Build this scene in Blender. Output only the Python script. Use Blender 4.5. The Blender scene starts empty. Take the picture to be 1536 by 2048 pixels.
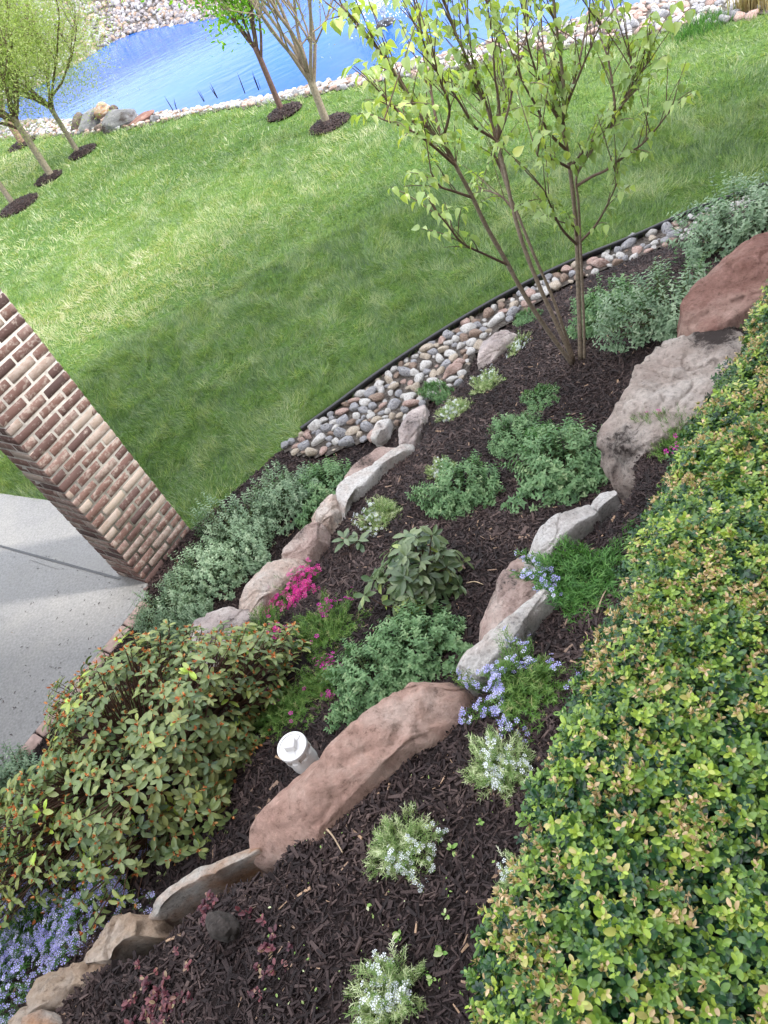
import bpy, math, random
import numpy as np
from mathutils import Vector, noise as mnoise
R = math.radians
scn = bpy.context.scene
COL = scn.collection

# ------------------------------------------------------------------ camera
F = 1537.0; CH = 3.6
NAD = np.array([732.0, 1456.0])
NL = float(np.linalg.norm(NAD)); DN = NAD / NL
PITCH = math.pi / 2 - math.atan(NL / F)
UPI = -DN; RTI = np.array([-UPI[1], UPI[0]])
if RTI[0] < 0: RTI = -RTI
CP, SP = math.cos(PITCH), math.sin(PITCH)

def ray(u, v):
    d = np.array([u - 768.0, v - 1024.0]); a = float(d @ RTI); b = float(d @ UPI)
    return np.array([a, F * CP + b * SP, -F * SP + b * CP])
def at(u, v, z=0.0):                     # a point of the place seen at (u, v), at its real height z
    r = ray(u, v); k = (z - CH) / r[2]
    return np.array([r[0] * k, r[1] * k, z])
def aty(u, v, y):                        # the same, at a real distance y
    r = ray(u, v); k = y / r[1]
    return np.array([r[0] * k, y, CH + r[2] * k])
def proj(P):                             # world -> photo pixels (vectorised)
    P = np.atleast_2d(P); x, y, z = P[:, 0], P[:, 1], P[:, 2] - CH
    dep = y * CP - z * SP; b = y * SP + z * CP
    dep = np.where(dep < 0.05, 0.05, dep)
    a = x / dep * F; b = b / dep * F
    return np.stack([768 + a * RTI[0] + b * UPI[0], 1024 + a * RTI[1] + b * UPI[1]], 1)

cam = bpy.data.cameras.new('camera'); co = bpy.data.objects.new('camera', cam); COL.objects.link(co)
cam.sensor_fit = 'VERTICAL'; cam.sensor_height = 24.0; cam.lens = 24.0 * F / 2048.0
cam.clip_start = 0.05; cam.clip_end = 2000
right = ray(769, 1024) - ray(768, 1024); upv = ray(768, 1023) - ray(768, 1024); fw = ray(768, 1024)
right /= np.linalg.norm(right); upv /= np.linalg.norm(upv); fw /= np.linalg.norm(fw)
from mathutils import Matrix
co.matrix_world = Matrix(((right[0], upv[0], -fw[0], 0), (right[1], upv[1], -fw[1], 0), (right[2], upv[2], -fw[2], CH), (0, 0, 0, 1)))
scn.camera = co

# ------------------------------------------------------------------ sky, sun, exposure
SUN_EL = 44.0; SUN_XY = np.array([0.91, -0.415]); SUN_XY /= np.linalg.norm(SUN_XY)
w = bpy.data.worlds.new('World'); scn.world = w; w.use_nodes = True
nt = w.node_tree; nt.nodes.clear()
out = nt.nodes.new('ShaderNodeOutputWorld'); bg = nt.nodes.new('ShaderNodeBackground')
sky = nt.nodes.new('ShaderNodeTexSky'); sky.sky_type = 'NISHITA'; sky.sun_disc = False
sky.sun_elevation = R(SUN_EL); sky.sun_rotation = math.atan2(SUN_XY[0], SUN_XY[1])
sky.dust_density = 0.4; sky.ozone_density = 2.0; sky.air_density = 1.0
tc = nt.nodes.new('ShaderNodeTexCoord'); mp = nt.nodes.new('ShaderNodeMapping'); mp.inputs['Scale'].default_value = (1.2, 1.2, 4.0)
nz = nt.nodes.new('ShaderNodeTexNoise'); nz.inputs['Scale'].default_value = 2.6; nz.inputs['Detail'].default_value = 8; nz.inputs['Roughness'].default_value = 0.6
cr = nt.nodes.new('ShaderNodeValToRGB'); cr.color_ramp.elements[0].position = 0.36; cr.color_ramp.elements[1].position = 0.56
cr.color_ramp.elements[1].color = (0.8, 0.8, 0.8, 1)
mx = nt.nodes.new('ShaderNodeMix'); mx.data_type = 'RGBA'; mx.inputs['B'].default_value = (16.6, 16.4, 16.6, 1)
L = nt.links
L.new(tc.outputs['Generated'], mp.inputs[0]); L.new(mp.outputs[0], nz.inputs['Vector']); L.new(nz.outputs['Fac'], cr.inputs[0])
sx = nt.nodes.new('ShaderNodeSeparateXYZ'); L.new(tc.outputs['Generated'], sx.inputs[0]); mr_ = nt.nodes.new('ShaderNodeMapRange'); mr_.inputs['From Min'].default_value = .12; mr_.inputs['From Max'].default_value = .5; mr_.inputs['To Min'].default_value = .12
L.new(sx.outputs[2], mr_.inputs['Value']); mm_ = nt.nodes.new('ShaderNodeMath'); mm_.operation = 'MULTIPLY'; L.new(cr.outputs[0], mm_.inputs[0]); L.new(mr_.outputs[0], mm_.inputs[1])
L.new(mm_.outputs[0], mx.inputs['Factor']); L.new(sky.outputs[0], mx.inputs['A']); L.new(mx.outputs['Result'], bg.inputs[0])
bg.inputs[1].default_value = 0.15; L.new(bg.outputs[0], out.inputs[0])
sl = bpy.data.lights.new('sun', 'SUN'); sl.energy = 2.0; sl.angle = R(3.5); sl.color = (1.0, 0.95, 0.88)
so = bpy.data.objects.new('sun', sl); COL.objects.link(so)
sd = Vector((SUN_XY[0] * math.cos(R(SUN_EL)), SUN_XY[1] * math.cos(R(SUN_EL)), math.sin(R(SUN_EL))))
so.rotation_euler = sd.to_track_quat('Z', 'Y').to_euler(); so.location = (0, 0, 30)
scn.view_settings.view_transform = 'Standard'; scn.view_settings.look = 'None'
scn.view_settings.exposure = 1.3; scn.view_settings.gamma = 1.0
scn.cycles.max_bounces = 6; scn.cycles.transparent_max_bounces = 4

# ------------------------------------------------------------------ helpers: objects
def tag(o, label=None, cat=None, group=None, kind=None):
    if label: o['label'] = label
    if cat: o['category'] = cat
    if group: o['group'] = group
    if kind: o['kind'] = kind
    return o
def empty(name, loc, label, cat, group=None):
    o = bpy.data.objects.new(name, None); COL.objects.link(o); o.location = tuple(float(c) for c in loc)
    o.empty_display_size = 0.1
    return tag(o, label, cat, group)
class MB:
    def __init__(s): s.v = []; s.f = {3: [], 4: []}; s.m = {3: [], 4: []}; s.r = []; s.n = 0; s.big = []
    def add(s, V, faces, rnd=0.5, mi=0):
        V = np.asarray(V, float).reshape(-1, 3); k = len(V)
        for f in faces:
            if len(f) in (3, 4): s.f[len(f)].append(np.array(f)[None] + s.n); s.m[len(f)].append(np.array([mi]))
            else: s.big.append(([i + s.n for i in f], mi))
        s.v.append(V); s.r.append(np.full(k, rnd) if np.isscalar(rnd) else np.asarray(rnd, float)); s.n += k
    def inst(s, tpl, M, P, rnd, mi=0):
        V, T, Q = tpl; N = len(P); k = len(V)
        if N == 0: return
        W = np.einsum('nij,kj->nki', M, V) + P[:, None, :]
        off = s.n + np.arange(N)[:, None, None] * k
        if len(T): s.f[3].append((np.asarray(T)[None] + off).reshape(-1, 3)); s.m[3].append(np.full(N * len(T), mi))
        if len(Q): s.f[4].append((np.asarray(Q)[None] + off).reshape(-1, 4)); s.m[4].append(np.full(N * len(Q), mi))
        s.v.append(W.reshape(-1, 3)); s.r.append(np.repeat(rnd, k)); s.n += N * k
    def grid(s, G, rnd=0.5, mi=0, keep=None):      # G: (a, b, 3) array of points
        a, b = G.shape[:2]; idx = np.arange(a * b).reshape(a, b)
        q = np.stack([idx[:-1, :-1], idx[1:, :-1], idx[1:, 1:], idx[:-1, 1:]], -1)
        q = q.reshape(-1, 4) if keep is None else q[keep]
        s.f[4].append(q + s.n); s.m[4].append(np.full(len(q), mi)); s.v.append(G.reshape(-1, 3))
        s.r.append(np.full(a * b, rnd) if np.isscalar(rnd) else np.asarray(rnd).ravel()); s.n += a * b
    def mesh(s, name, mats, smooth=True):
        me = bpy.data.meshes.new(name)
        V = np.concatenate(s.v) if s.v else np.zeros((0, 3))
        T = np.concatenate(s.f[3]) if s.f[3] else np.zeros((0, 3), int)
        Q = np.concatenate(s.f[4]) if s.f[4] else np.zeros((0, 4), int)
        mi = np.concatenate(s.m[3] + s.m[4] + [np.array([b[1] for b in s.big], int)]) if (s.m[3] or s.m[4] or s.big) else np.zeros(0, int)
        bl = [np.array(b[0]) for b in s.big]
        loops = np.concatenate([T.ravel(), Q.ravel()] + bl).astype(np.int32)
        tot = np.concatenate([np.full(len(T), 3), np.full(len(Q), 4), np.array([len(b) for b in bl], int)]).astype(np.int32)
        st = np.concatenate([[0], np.cumsum(tot)[:-1]]).astype(np.int32)
        me.vertices.add(len(V)); me.vertices.foreach_set('co', V.astype(np.float32).ravel())
        me.loops.add(len(loops)); me.loops.foreach_set('vertex_index', loops)
        me.polygons.add(len(tot)); me.polygons.foreach_set('loop_start', st); me.polygons.foreach_set('loop_total', tot)
        me.polygons.foreach_set('material_index', mi.astype(np.int32))
        me.polygons.foreach_set('use_smooth', np.full(len(tot), smooth, bool))
        at_ = me.attributes.new('rnd', 'FLOAT', 'POINT'); at_.data.foreach_set('value', np.concatenate(s.r).astype(np.float32) if s.r else np.zeros(0, np.float32))
        for m in (mats if isinstance(mats, (list, tuple)) else [mats]): me.materials.append(m)
        me.update(calc_edges=True)
        return me
    def build(s, name, mats, parent=None, loc=None, smooth=True):
        me = s.mesh(name, mats, smooth); o = bpy.data.objects.new(name, me); COL.objects.link(o)
        if parent is not None: o.parent = parent
        if loc is not None: o.location = tuple(float(c) for c in loc)
        return o
def copy_thing(o, loc, rz=0.0, scale=(1, 1, 1), parent=None):
    c = o.copy(); COL.objects.link(c)
    if parent is not None: c.parent = parent
    else: c.location = tuple(float(q) for q in loc); c.rotation_euler = (0, 0, rz); c.scale = scale
    for ch in [k for k in o.children]: copy_thing(ch, None, parent=c)
    return c

def norm(a): return a / np.maximum(np.linalg.norm(a, axis=-1, keepdims=True), 1e-9)
def frames(D, Nn):                        # local x = across, y = along D, z = near Nn
    D = norm(D); X = norm(np.cross(D, Nn)); Z = np.cross(X, D)
    return np.stack([X, D, Z], -1)
def leaf(rows, fold=0.15, curl=0.15):     # rows: (t, halfwidth) ; unit length leaf along +y
    V = []; T = []; Q = []; prev = None
    for t, hw in rows:
        z = -curl * t * t; i = len(V)
        if hw < 1e-4: V.append((0, t, z)); cur = (i,)
        else: V += [(-hw, t, z + fold * hw), (0, t, z), (hw, t, z + fold * hw)]; cur = (i, i + 1, i + 2)
        if prev is not None:
            if len(prev) == 1 and len(cur) == 3: T += [(prev[0], cur[1], cur[0]), (prev[0], cur[2], cur[1])]
            elif len(prev) == 3 and len(cur) == 1: T += [(prev[0], prev[1], cur[0]), (prev[1], prev[2], cur[0])]
            else: Q += [(prev[0], prev[1], cur[1], cur[0]), (prev[1], prev[2], cur[2], cur[1])]
        prev = cur
    return np.array(V, float), np.array(T, int).reshape(-1, 3), np.array(Q, int).reshape(-1, 4)
OVAL = leaf([(0, 0), (.18, .17), (.45, .27), (.75, .24), (.93, .12), (1, 0)], .35, .12)
OVATE = leaf([(0, 0), (.2, .26), (.5, .25), (1, 0)], .4, .25)
HEART = leaf([(0, 0), (.04, .22), (.25, .36), (.55, .29), (.82, .11), (1, 0)], .5, .35)
ELL = leaf([(0, 0), (.2, .1), (.5, .19), (.8, .13), (1, 0)], .35, .2)
ELLW = leaf([(0, 0), (.2, .16), (.5, .23), (.8, .16), (1, 0)], .3, .18)
BLUNT = leaf([(0, 0), (.15, .1), (.4, .2), (.7, .21), (.9, .12), (1, 0)], .3, .3)
LANCE = leaf([(0, 0), (.45, .12), (1, 0)], .2, .15)
NEEDLE = (np.array([(-.07, 0, 0), (.07, 0, 0), (.05, .6, -.02), (-.05, .6, -.02), (0, 1, -.08)], float), np.array([(3, 2, 4)]), np.array([(0, 1, 2, 3)]))
BLADE = (np.array([(-.5, 0, 0), (.5, 0, 0), (.42, .5, .0), (-.42, .5, .0), (0, 1, 0)], float), np.array([(3, 2, 4)]), np.array([(0, 1, 2, 3)]))
def petal5():
    V = [(0, 0, 0)]; T = []; Q = []
    for k in range(5):
        a = k * 2 * math.pi / 5
        def p(r, da, z): return (r * math.cos(a + da), r * math.sin(a + da), z)
        i = len(V); V += [p(.3, -.28, .02), p(.3, .28, .02), p(.95, .38, .1), p(.84, 0, .08), p(.95, -.38, .1)]
        T += [(0, i, i + 1), (i + 4, i, i + 3), (i + 1, i + 2, i + 3), (i, i + 1, i + 3)]
    return np.array(V, float), np.array(T, int), np.zeros((0, 4), int)
FLOWER = petal5()
def boxtpl(taper=0.6):
    V = np.array([(-.5, -.5, -.5), (.5, -.5, -.5), (.5, -.5, .5), (-.5, -.5, .5),
                  (-.5 * taper, .5, -.5), (.5 * taper, .5, -.4), (.5 * taper, .5, .3), (-.5 * taper, .5, .4)], float)
    Q = np.array([(0, 1, 2, 3), (4, 7, 6, 5), (0, 4, 5, 1), (1, 5, 6, 2), (2, 6, 7, 3), (3, 7, 4, 0)])
    return V, np.zeros((0, 3), int), Q
CHIP = boxtpl()
def tube(mb, pts, rad, n=6, rnd=0.5, mi=0, cap=True):
    pts = np.asarray(pts, float); m = len(pts)
    rad = np.full(m, rad) if np.isscalar(rad) else np.asarray(rad, float)
    T = norm(np.gradient(pts, axis=0)); ref = np.array([0.13, 0.97, 0.2])
    X = norm(np.cross(T, ref)); Y = np.cross(T, X)
    a = np.arange(n) * 2 * math.pi / n
    G = pts[:, None] + rad[:, None, None] * (np.cos(a)[None, :, None] * X[:, None] + np.sin(a)[None, :, None] * Y[:, None])
    idx = np.arange(m * n).reshape(m, n); nx = np.roll(idx, -1, 1)
    q = np.stack([idx[:-1], nx[:-1], nx[1:], idx[1:]], -1).reshape(-1, 4)
    mb.f[4].append(q + mb.n); mb.m[4].append(np.full(len(q), mi)); mb.v.append(G.reshape(-1, 3)); mb.r.append(np.full(m * n, rnd))
    if cap: mb.big.append(([int(i) + mb.n for i in idx[-1]], mi)); mb.big.append(([int(i) + mb.n for i in idx[0][::-1]], mi))
    mb.n += m * n
def spline(P, k=6):
    P = np.asarray(P, float); m = len(P)
    if m < 3: return np.array([P[0] + (P[-1] - P[0]) * t for t in np.linspace(0, 1, k + 1)])
    E_ = np.vstack([2 * P[0] - P[1], P, 2 * P[-1] - P[-2]]); o = []
    for i in range(1, m):
        p0, p1, p2, p3 = E_[i - 1], E_[i], E_[i + 1], E_[i + 2]
        for t in np.linspace(0, 1, k, endpoint=False):
            o.append(.5 * ((2 * p1) + (-p0 + p2) * t + (2 * p0 - 5 * p1 + 4 * p2 - p3) * t * t + (-p0 + 3 * p1 - 3 * p2 + p3) * t ** 3))
    o.append(P[-1]); return np.array(o)
def box(mb, c, sx, sy, sz, ax=(1, 0), rnd=0.5, mi=0, bev=0.0):   # c = base centre; ax = direction of local x
    ax = np.array(ax, float); ax /= np.linalg.norm(ax); ay = np.array([-ax[1], ax[0]])
    V = []; F_ = []
    def P(x, y, z): return (c[0] + ax[0] * x + ay[0] * y, c[1] + ax[1] * x + ay[1] * y, c[2] + z)
    hx, hy = sx / 2, sy / 2
    if bev <= 0:
        V = [P(x, y, z) for z in (0, sz) for x, y in ((-hx, -hy), (hx, -hy), (hx, hy), (-hx, hy))]
        F_ = [(3, 2, 1, 0), (4, 5, 6, 7), (0, 1, 5, 4), (1, 2, 6, 5), (2, 3, 7, 6), (3, 0, 4, 7)]
    else:
        b = bev; lv = [(b, 0), (0, b), (0, sz - b), (b, sz)]
        for ins, z in lv:
            x, y = hx - ins, hy - ins; cc = b
            V += [P(-x + cc, -y, z), P(x - cc, -y, z), P(x, -y + cc, z), P(x, y - cc, z), P(x - cc, y, z), P(-x + cc, y, z), P(-x, y - cc, z), P(-x, -y + cc, z)]
        for l in range(3):
            for k in range(8): a, d = l * 8 + k, l * 8 + (k + 1) % 8; F_.append((a, d, d + 8, a + 8))
        F_.append(tuple(range(24, 32))); F_.append(tuple(range(7, -1, -1)))
    mb.add(V, F_, rnd, mi)

# ------------------------------------------------------------------ helpers: noise and regions
_rt = np.random.default_rng(5).random((256, 256))
def vn(x, y, s=1.0, o=0):
    x = np.asarray(x) * s + 37.3 * o + 1000; y = np.asarray(y) * s + 11.7 * o + 1000
    xi = np.floor(x).astype(int); yi = np.floor(y).astype(int); fx = x - xi; fy = y - yi
    fx = fx * fx * (3 - 2 * fx); fy = fy * fy * (3 - 2 * fy)
    g = lambda a, b: _rt[a % 256, b % 256]
    return (g(xi, yi) * (1 - fx) + g(xi + 1, yi) * fx) * (1 - fy) + (g(xi, yi + 1) * (1 - fx) + g(xi + 1, yi + 1) * fx) * fy
def fbm(x, y, s=1.0, n=3):
    t = 0; a = .5
    for k in range(n): t = t + a * vn(x, y, s * 2 ** k, k); a *= .5
    return t / (1 - .5 ** n)
def inside(P, poly):
    P = np.asarray(P)[:, :2]; poly = np.asarray(poly)[:, :2]; c = np.zeros(len(P), bool); n = len(poly)
    for i in range(n):
        a, b = poly[i], poly[(i + 1) % n]
        if a[1] == b[1]: continue
        m = ((a[1] > P[:, 1]) != (b[1] > P[:, 1])) & (P[:, 0] < (b[0] - a[0]) * (P[:, 1] - a[1]) / (b[1] - a[1]) + a[0])
        c ^= m
    return c
def sdist(P, poly):                        # positive inside
    P = np.asarray(P)[:, :2]; poly = np.asarray(poly)[:, :2]; n = len(poly); d = np.full(len(P), 1e9)
    for i in range(n):
        a, b = poly[i], poly[(i + 1) % n]; ab = b - a; q = P - a
        t = np.clip((q @ ab) / max(ab @ ab, 1e-9), 0, 1)[:, None]
        d = np.minimum(d, np.linalg.norm(q - t * ab, axis=1))
    return np.where(inside(P, poly), d, -d)
def tps(ctrl):
    X = np.array(ctrl, float); n = len(X)
    def ph(r): return np.where(r > 1e-9, r * r * np.log(np.maximum(r, 1e-9)), 0)
    K = ph(np.linalg.norm(X[:, None, :2] - X[None, :, :2], axis=2)) + np.eye(n) * 0.02
    Pm = np.hstack([np.ones((n, 1)), X[:, :2]])
    A = np.block([[K, Pm], [Pm.T, np.zeros((3, 3))]]); sol = np.linalg.solve(A, np.concatenate([X[:, 2], np.zeros(3)]))
    def f(P):
        P = np.asarray(P)[:, :2]; return ph(np.linalg.norm(P[:, None] - X[None, :, :2], axis=2)) @ sol[:n] + sol[n] + P @ sol[n + 1:]
    return f
def sm(x, a, b):
    t = np.clip((x - a) / (b - a), 0, 1); return t * t * (3 - 2 * t)
def pxl(L_, z=None): return np.array([at(p[0], p[1], p[2] if len(p) > 2 else z) for p in L_])

# ------------------------------------------------------------------ materials
def newmat(name):
    m = bpy.data.materials.new(name); m.use_nodes = True; n = m.node_tree; b = n.nodes['Principled BSDF']; return m, n, b
def N(n, t, **k):
    x = n.nodes.new(t)
    for a, v in k.items():
        if a in x.inputs: x.inputs[a].default_value = v
        else: setattr(x, a, v)
    return x
def ramp(n, stops, src=None):
    r = n.nodes.new('ShaderNodeValToRGB'); e = r.color_ramp.elements
    while len(e) < len(stops): e.new(0.5)
    for q, (p, c) in zip(e, stops): q.position = p; q.color = (*c, 1) if len(c) == 3 else c
    if src is not None: n.links.new(src, r.inputs[0])
    return r
def leafmat(name, stops, rough=.45, tl=.25, spec=.4, tint=(1.0, 1.25, .35)):
    m, n, b = newmat(name); a = N(n, 'ShaderNodeAttribute', attribute_name='rnd'); r = ramp(n, stops, a.outputs['Fac'])
    n.links.new(r.outputs[0], b.inputs['Base Color']); b.inputs['Roughness'].default_value = rough; b.inputs['Specular IOR Level'].default_value = spec
    if tl > 0:
        t = n.nodes.new('ShaderNodeBsdfTranslucent'); mc = N(n, 'ShaderNodeMix', data_type='RGBA', blend_type='MULTIPLY'); mc.inputs['Factor'].default_value = 1
        n.links.new(r.outputs[0], mc.inputs['A']); mc.inputs['B'].default_value = (*[c * 1.6 for c in tint], 1)
        n.links.new(mc.outputs['Result'], t.inputs[0]); ms = n.nodes.new('ShaderNodeMixShader'); ms.inputs[0].default_value = tl
        o = n.nodes['Material Output']; n.links.new(b.outputs[0], ms.inputs[1]); n.links.new(t.outputs[0], ms.inputs[2]); n.links.new(ms.outputs[0], o.inputs[0])
    return m
def plain(name, c, rough=.7, var=.15, sc=20, bump=.0, spec=.3, metal=0):
    m, n, b = newmat(name); t = N(n, 'ShaderNodeTexCoord'); z = N(n, 'ShaderNodeTexNoise', Scale=sc, Detail=6.0)
    n.links.new(t.outputs['Object'], z.inputs['Vector'])
    r = ramp(n, [(.3, tuple(x * (1 - var) for x in c)), (.7, tuple(min(1, x * (1 + var)) for x in c))], z.outputs['Fac'])
    n.links.new(r.outputs[0], b.inputs['Base Color']); b.inputs['Roughness'].default_value = rough; b.inputs['Specular IOR Level'].default_value = spec; b.inputs['Metallic'].default_value = metal
    if bump: u = N(n, 'ShaderNodeBump', Strength=bump, Distance=.01); n.links.new(z.outputs['Fac'], u.inputs['Height']); n.links.new(u.outputs[0], b.inputs['Normal'])
    return m
def rockmat(name, c1, c2, c3, stain=(.06, .045, .04), st=.5, sc=5.0, bumpd=.012, seed=0.0):
    m, n, b = newmat(name); t = N(n, 'ShaderNodeTexCoord'); mpn = N(n, 'ShaderNodeMapping'); mpn.inputs['Location'].default_value = (seed, seed * 2, seed * .7)
    n.links.new(t.outputs['Object'], mpn.inputs[0])
    z1 = N(n, 'ShaderNodeTexNoise', Scale=sc, Detail=8.0, Roughness=.62); z2 = N(n, 'ShaderNodeTexNoise', Scale=sc * 9, Detail=12.0, Roughness=.78)
    z3 = N(n, 'ShaderNodeTexNoise', Scale=sc * .55, Detail=5.0); vo = N(n, 'ShaderNodeTexVoronoi', Scale=sc * 7, feature='F1')
    for q in (z1, z2, z3, vo): n.links.new(mpn.outputs[0], q.inputs['Vector'])
    r1 = ramp(n, [(.33, c1), (.5, c2), (.66, c3)], z1.outputs['Fac'])
    r2 = ramp(n, [(.36, (.5, .47, .45)), (.45, (.9, .89, .88)), (.56, (1.05, 1.05, 1.05)), (.68, (1.35, 1.35, 1.35))], z2.outputs['Fac'])
    mu = N(n, 'ShaderNodeMix', data_type='RGBA', blend_type='MULTIPLY'); mu.inputs['Factor'].default_value = 1
    n.links.new(r1.outputs[0], mu.inputs['A']); n.links.new(r2.outputs[0], mu.inputs['B'])
    ad = N(n, 'ShaderNodeMath', operation='MULTIPLY_ADD'); n.links.new(z2.outputs['Fac'], ad.inputs[0]); ad.inputs[1].default_value = .5; n.links.new(z3.outputs['Fac'], ad.inputs[2])
    r3 = ramp(n, [(.9 - .12 * st, (0, 0, 0)), (1.0 - .1 * st, (1, 1, 1))], ad.outputs[0])
    m3 = N(n, 'ShaderNodeMix', data_type='RGBA'); n.links.new(r3.outputs[0], m3.inputs['Factor']); n.links.new(mu.outputs['Result'], m3.inputs['A']); m3.inputs['B'].default_value = (*stain, 1)
    n.links.new(m3.outputs['Result'], b.inputs['Base Color']); b.inputs['Roughness'].default_value = .85; b.inputs['Specular IOR Level'].default_value = .25
    hs = N(n, 'ShaderNodeMath', operation='MULTIPLY_ADD'); n.links.new(z2.outputs['Fac'], hs.inputs[0]); hs.inputs[1].default_value = .9; n.links.new(z1.outputs['Fac'], hs.inputs[2])
    u = N(n, 'ShaderNodeBump', Strength=.9, Distance=bumpd * 3.6); n.links.new(hs.outputs[0], u.inputs['Height']); n.links.new(u.outputs[0], b.inputs['Normal'])
    return m

M = {}
M['grass'] = leafmat('grass', [(0, (.045, .09, .04)), (.25, (.105, .175, .07)), (.45, (.185, .265, .115)), (.62, (.275, .335, .15)), (.8, (.36, .395, .19)), (1, (.46, .44, .3))], .36, .28, .6, (1.0, 1.1, .4))
M['catmint'] = leafmat('catmint_leaf', [(0, (.07, .14, .065)), (.5, (.15, .265, .12)), (.85, (.25, .36, .18)), (1, (.33, .42, .22))], .6, .2, .3, (.8, 1.1, .5))
M['catmint_silver'] = leafmat('catmint_silver_leaf', [(0, (.09, .15, .09)), (.5, (.2, .29, .18)), (1, (.38, .46, .32))], .6, .2, .3, (.8, 1.1, .6))
M['stem'] = plain('green_stem', (.12, .15, .06)); M['twig'] = plain('brown_twig', (.13, .075, .045)); M['redtwig'] = plain('red_twig', (.1, .055, .038))
M['needle'] = leafmat('needle_green', [(0, (.05, .12, .025)), (.5, (.1, .2, .04)), (.8, (.2, .3, .08)), (1, (.35, .34, .16))], .5, .2, .3)
M['needle_dk'] = leafmat('needle_dark', [(0, (.035, .1, .025)), (.5, (.07, .18, .04)), (1, (.16, .3, .08))], .5, .2, .3)
M['needle_var'] = leafmat('needle_variegated', [(0, (.07, .14, .04)), (.4, (.17, .27, .08)), (.65, (.42, .47, .25)), (1, (.72, .74, .55))], .5, .2, .3)
M['pink'] = leafmat('pink_petal', [(0, (.6, .02, .3)), (.6, (.82, .06, .42)), (1, (.9, .25, .5))], .5, .3, .2, (1, .6, .8))
M['magenta'] = leafmat('magenta_petal', [(0, (.5, .01, .3)), (1, (.75, .06, .5))], .5, .3, .2, (1, .6, .9))
M['blue'] = leafmat('blue_petal', [(0, (.4, .37, .78)), (.6, (.55, .53, .88)), (1, (.76, .75, .94))], .5, .3, .2, (.9, .9, 1))
M['white'] = leafmat('white_petal', [(0, (.7, .74, .8)), (1, (.88, .9, .92))], .5, .3, .2, (.9, .9, .9))
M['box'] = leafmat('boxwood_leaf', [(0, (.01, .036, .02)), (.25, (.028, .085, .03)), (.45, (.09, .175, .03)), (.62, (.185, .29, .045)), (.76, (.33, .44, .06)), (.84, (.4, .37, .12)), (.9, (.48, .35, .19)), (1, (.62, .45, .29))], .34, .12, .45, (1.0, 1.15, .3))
M['rhodo'] = leafmat('rhododendron_leaf', [(0, (.03, .065, .03)), (.5, (.09, .14, .06)), (.78, (.2, .25, .12)), (.93, (.3, .38, .09)), (1, (.34, .5, .09))], .33, .12, .5, (1, 1.1, .4))
M['pjm'] = leafmat('small_rhododendron_leaf', [(0, (.05, .1, .04)), (.45, (.165, .225, .08)), (.8, (.31, .35, .12)), (.95, (.34, .42, .09)), (1, (.4, .56, .08))], .38, .15, .5, (1, 1.1, .4))
M['bud'] = leafmat('orange_bud', [(0, (.36, .09, .03)), (.6, (.62, .22, .07)), (1, (.75, .45, .18))], .6, .1, .3, (1, .8, .5))
M['tree_leaf'] = leafmat('heart_leaf', [(0, (.16, .25, .08)), (.5, (.28, .39, .15)), (.8, (.42, .52, .2)), (1, (.56, .6, .25))], .35, .32, .4, (1.1, 1.15, .3))
M['willow'] = leafmat('pale_willow_leaf', [(0, (.17, .21, .08)), (.5, (.29, .34, .12)), (1, (.44, .45, .2))], .5, .35, .3)
M['maple'] = leafmat('green_maple_leaf', [(0, (.08, .2, .02)), (.5, (.2, .4, .03)), (1, (.4, .55, .08))], .5, .35, .3)
M['brownleaf'] = leafmat('sparse_spring_leaf', [(0, (.2, .2, .09)), (.5, (.28, .32, .12)), (1, (.36, .42, .14))], .5, .35, .3)
M['burgundy'] = leafmat('burgundy_leaf', [(0, (.04, .01, .018)), (.5, (.1, .025, .035)), (.85, (.19, .06, .065)), (1, (.3, .24, .13))], .4, .15, .4, (1, .5, .5))
M['sprout'] = leafmat('sprout_leaf', [(0, (.12, .26, .04)), (.6, (.3, .42, .12)), (1, (.6, .62, .4))], .45, .25, .4)
M['reed'] = leafmat('dry_reed', [(0, (.25, .18, .09)), (1, (.5, .4, .24))], .6, .2, .2)
M['bark'] = plain('grey_brown_bark', (.25, .2, .15), .85, .3, 60, .5); M['bark_pale'] = plain('pale_bark', (.25, .21, .155), .85, .3, 40, .5); M['bark_dark'] = plain('dark_bark', (.14, .085, .07), .85, .3, 40, .5)
M['bark_twig'] = plain('purplish_twig', (.15, .1, .075), .7, .25, 60)
M['plastic'] = plain('black_plastic', (.012, .012, .014), .35, .1, 30, 0, .5)
M['pvc'] = plain('white_pvc', (.62, .62, .61), .35, .04, 12, 0, .5); M['soil'] = plain('dark_soil', (.045, .038, .034), .95, .4, 60, .8)
M['stake'] = plain('weathered_wood', (.4, .3, .2), .8, .3, 40, .3)

# mulch bed ground
def mulchmat():
    m, n, b = newmat('bark_mulch_ground'); t = N(n, 'ShaderNodeTexCoord')
    z1 = N(n, 'ShaderNodeTexNoise', Scale=55.0, Detail=8.0, Roughness=.7); z2 = N(n, 'ShaderNodeTexVoronoi', Scale=70.0); z3 = N(n, 'ShaderNodeTexNoise', Scale=1.2, Detail=3.0)
    for q in (z1, z2, z3): n.links.new(t.outputs['Object'], q.inputs['Vector'])
    r = ramp(n, [(.32, (.010, .007, .007)), (.5, (.026, .018, .017)), (.7, (.055, .039, .036))], z1.outputs['Fac'])
    n.links.new(r.outputs[0], b.inputs['Base Color']); b.inputs['Roughness'].default_value = .9; b.inputs['Specular IOR Level'].default_value = .2
    a = N(n, 'ShaderNodeMath', operation='ADD'); n.links.new(z1.outputs['Fac'], a.inputs[0]); n.links.new(z2.outputs['Distance'], a.inputs[1])
    u = N(n, 'ShaderNodeBump', Strength=1.0, Distance=.02); n.links.new(a.outputs[0], u.inputs['Height']); n.links.new(u.outputs[0], b.inputs['Normal']); return m
M['mulch'] = mulchmat()
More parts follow.
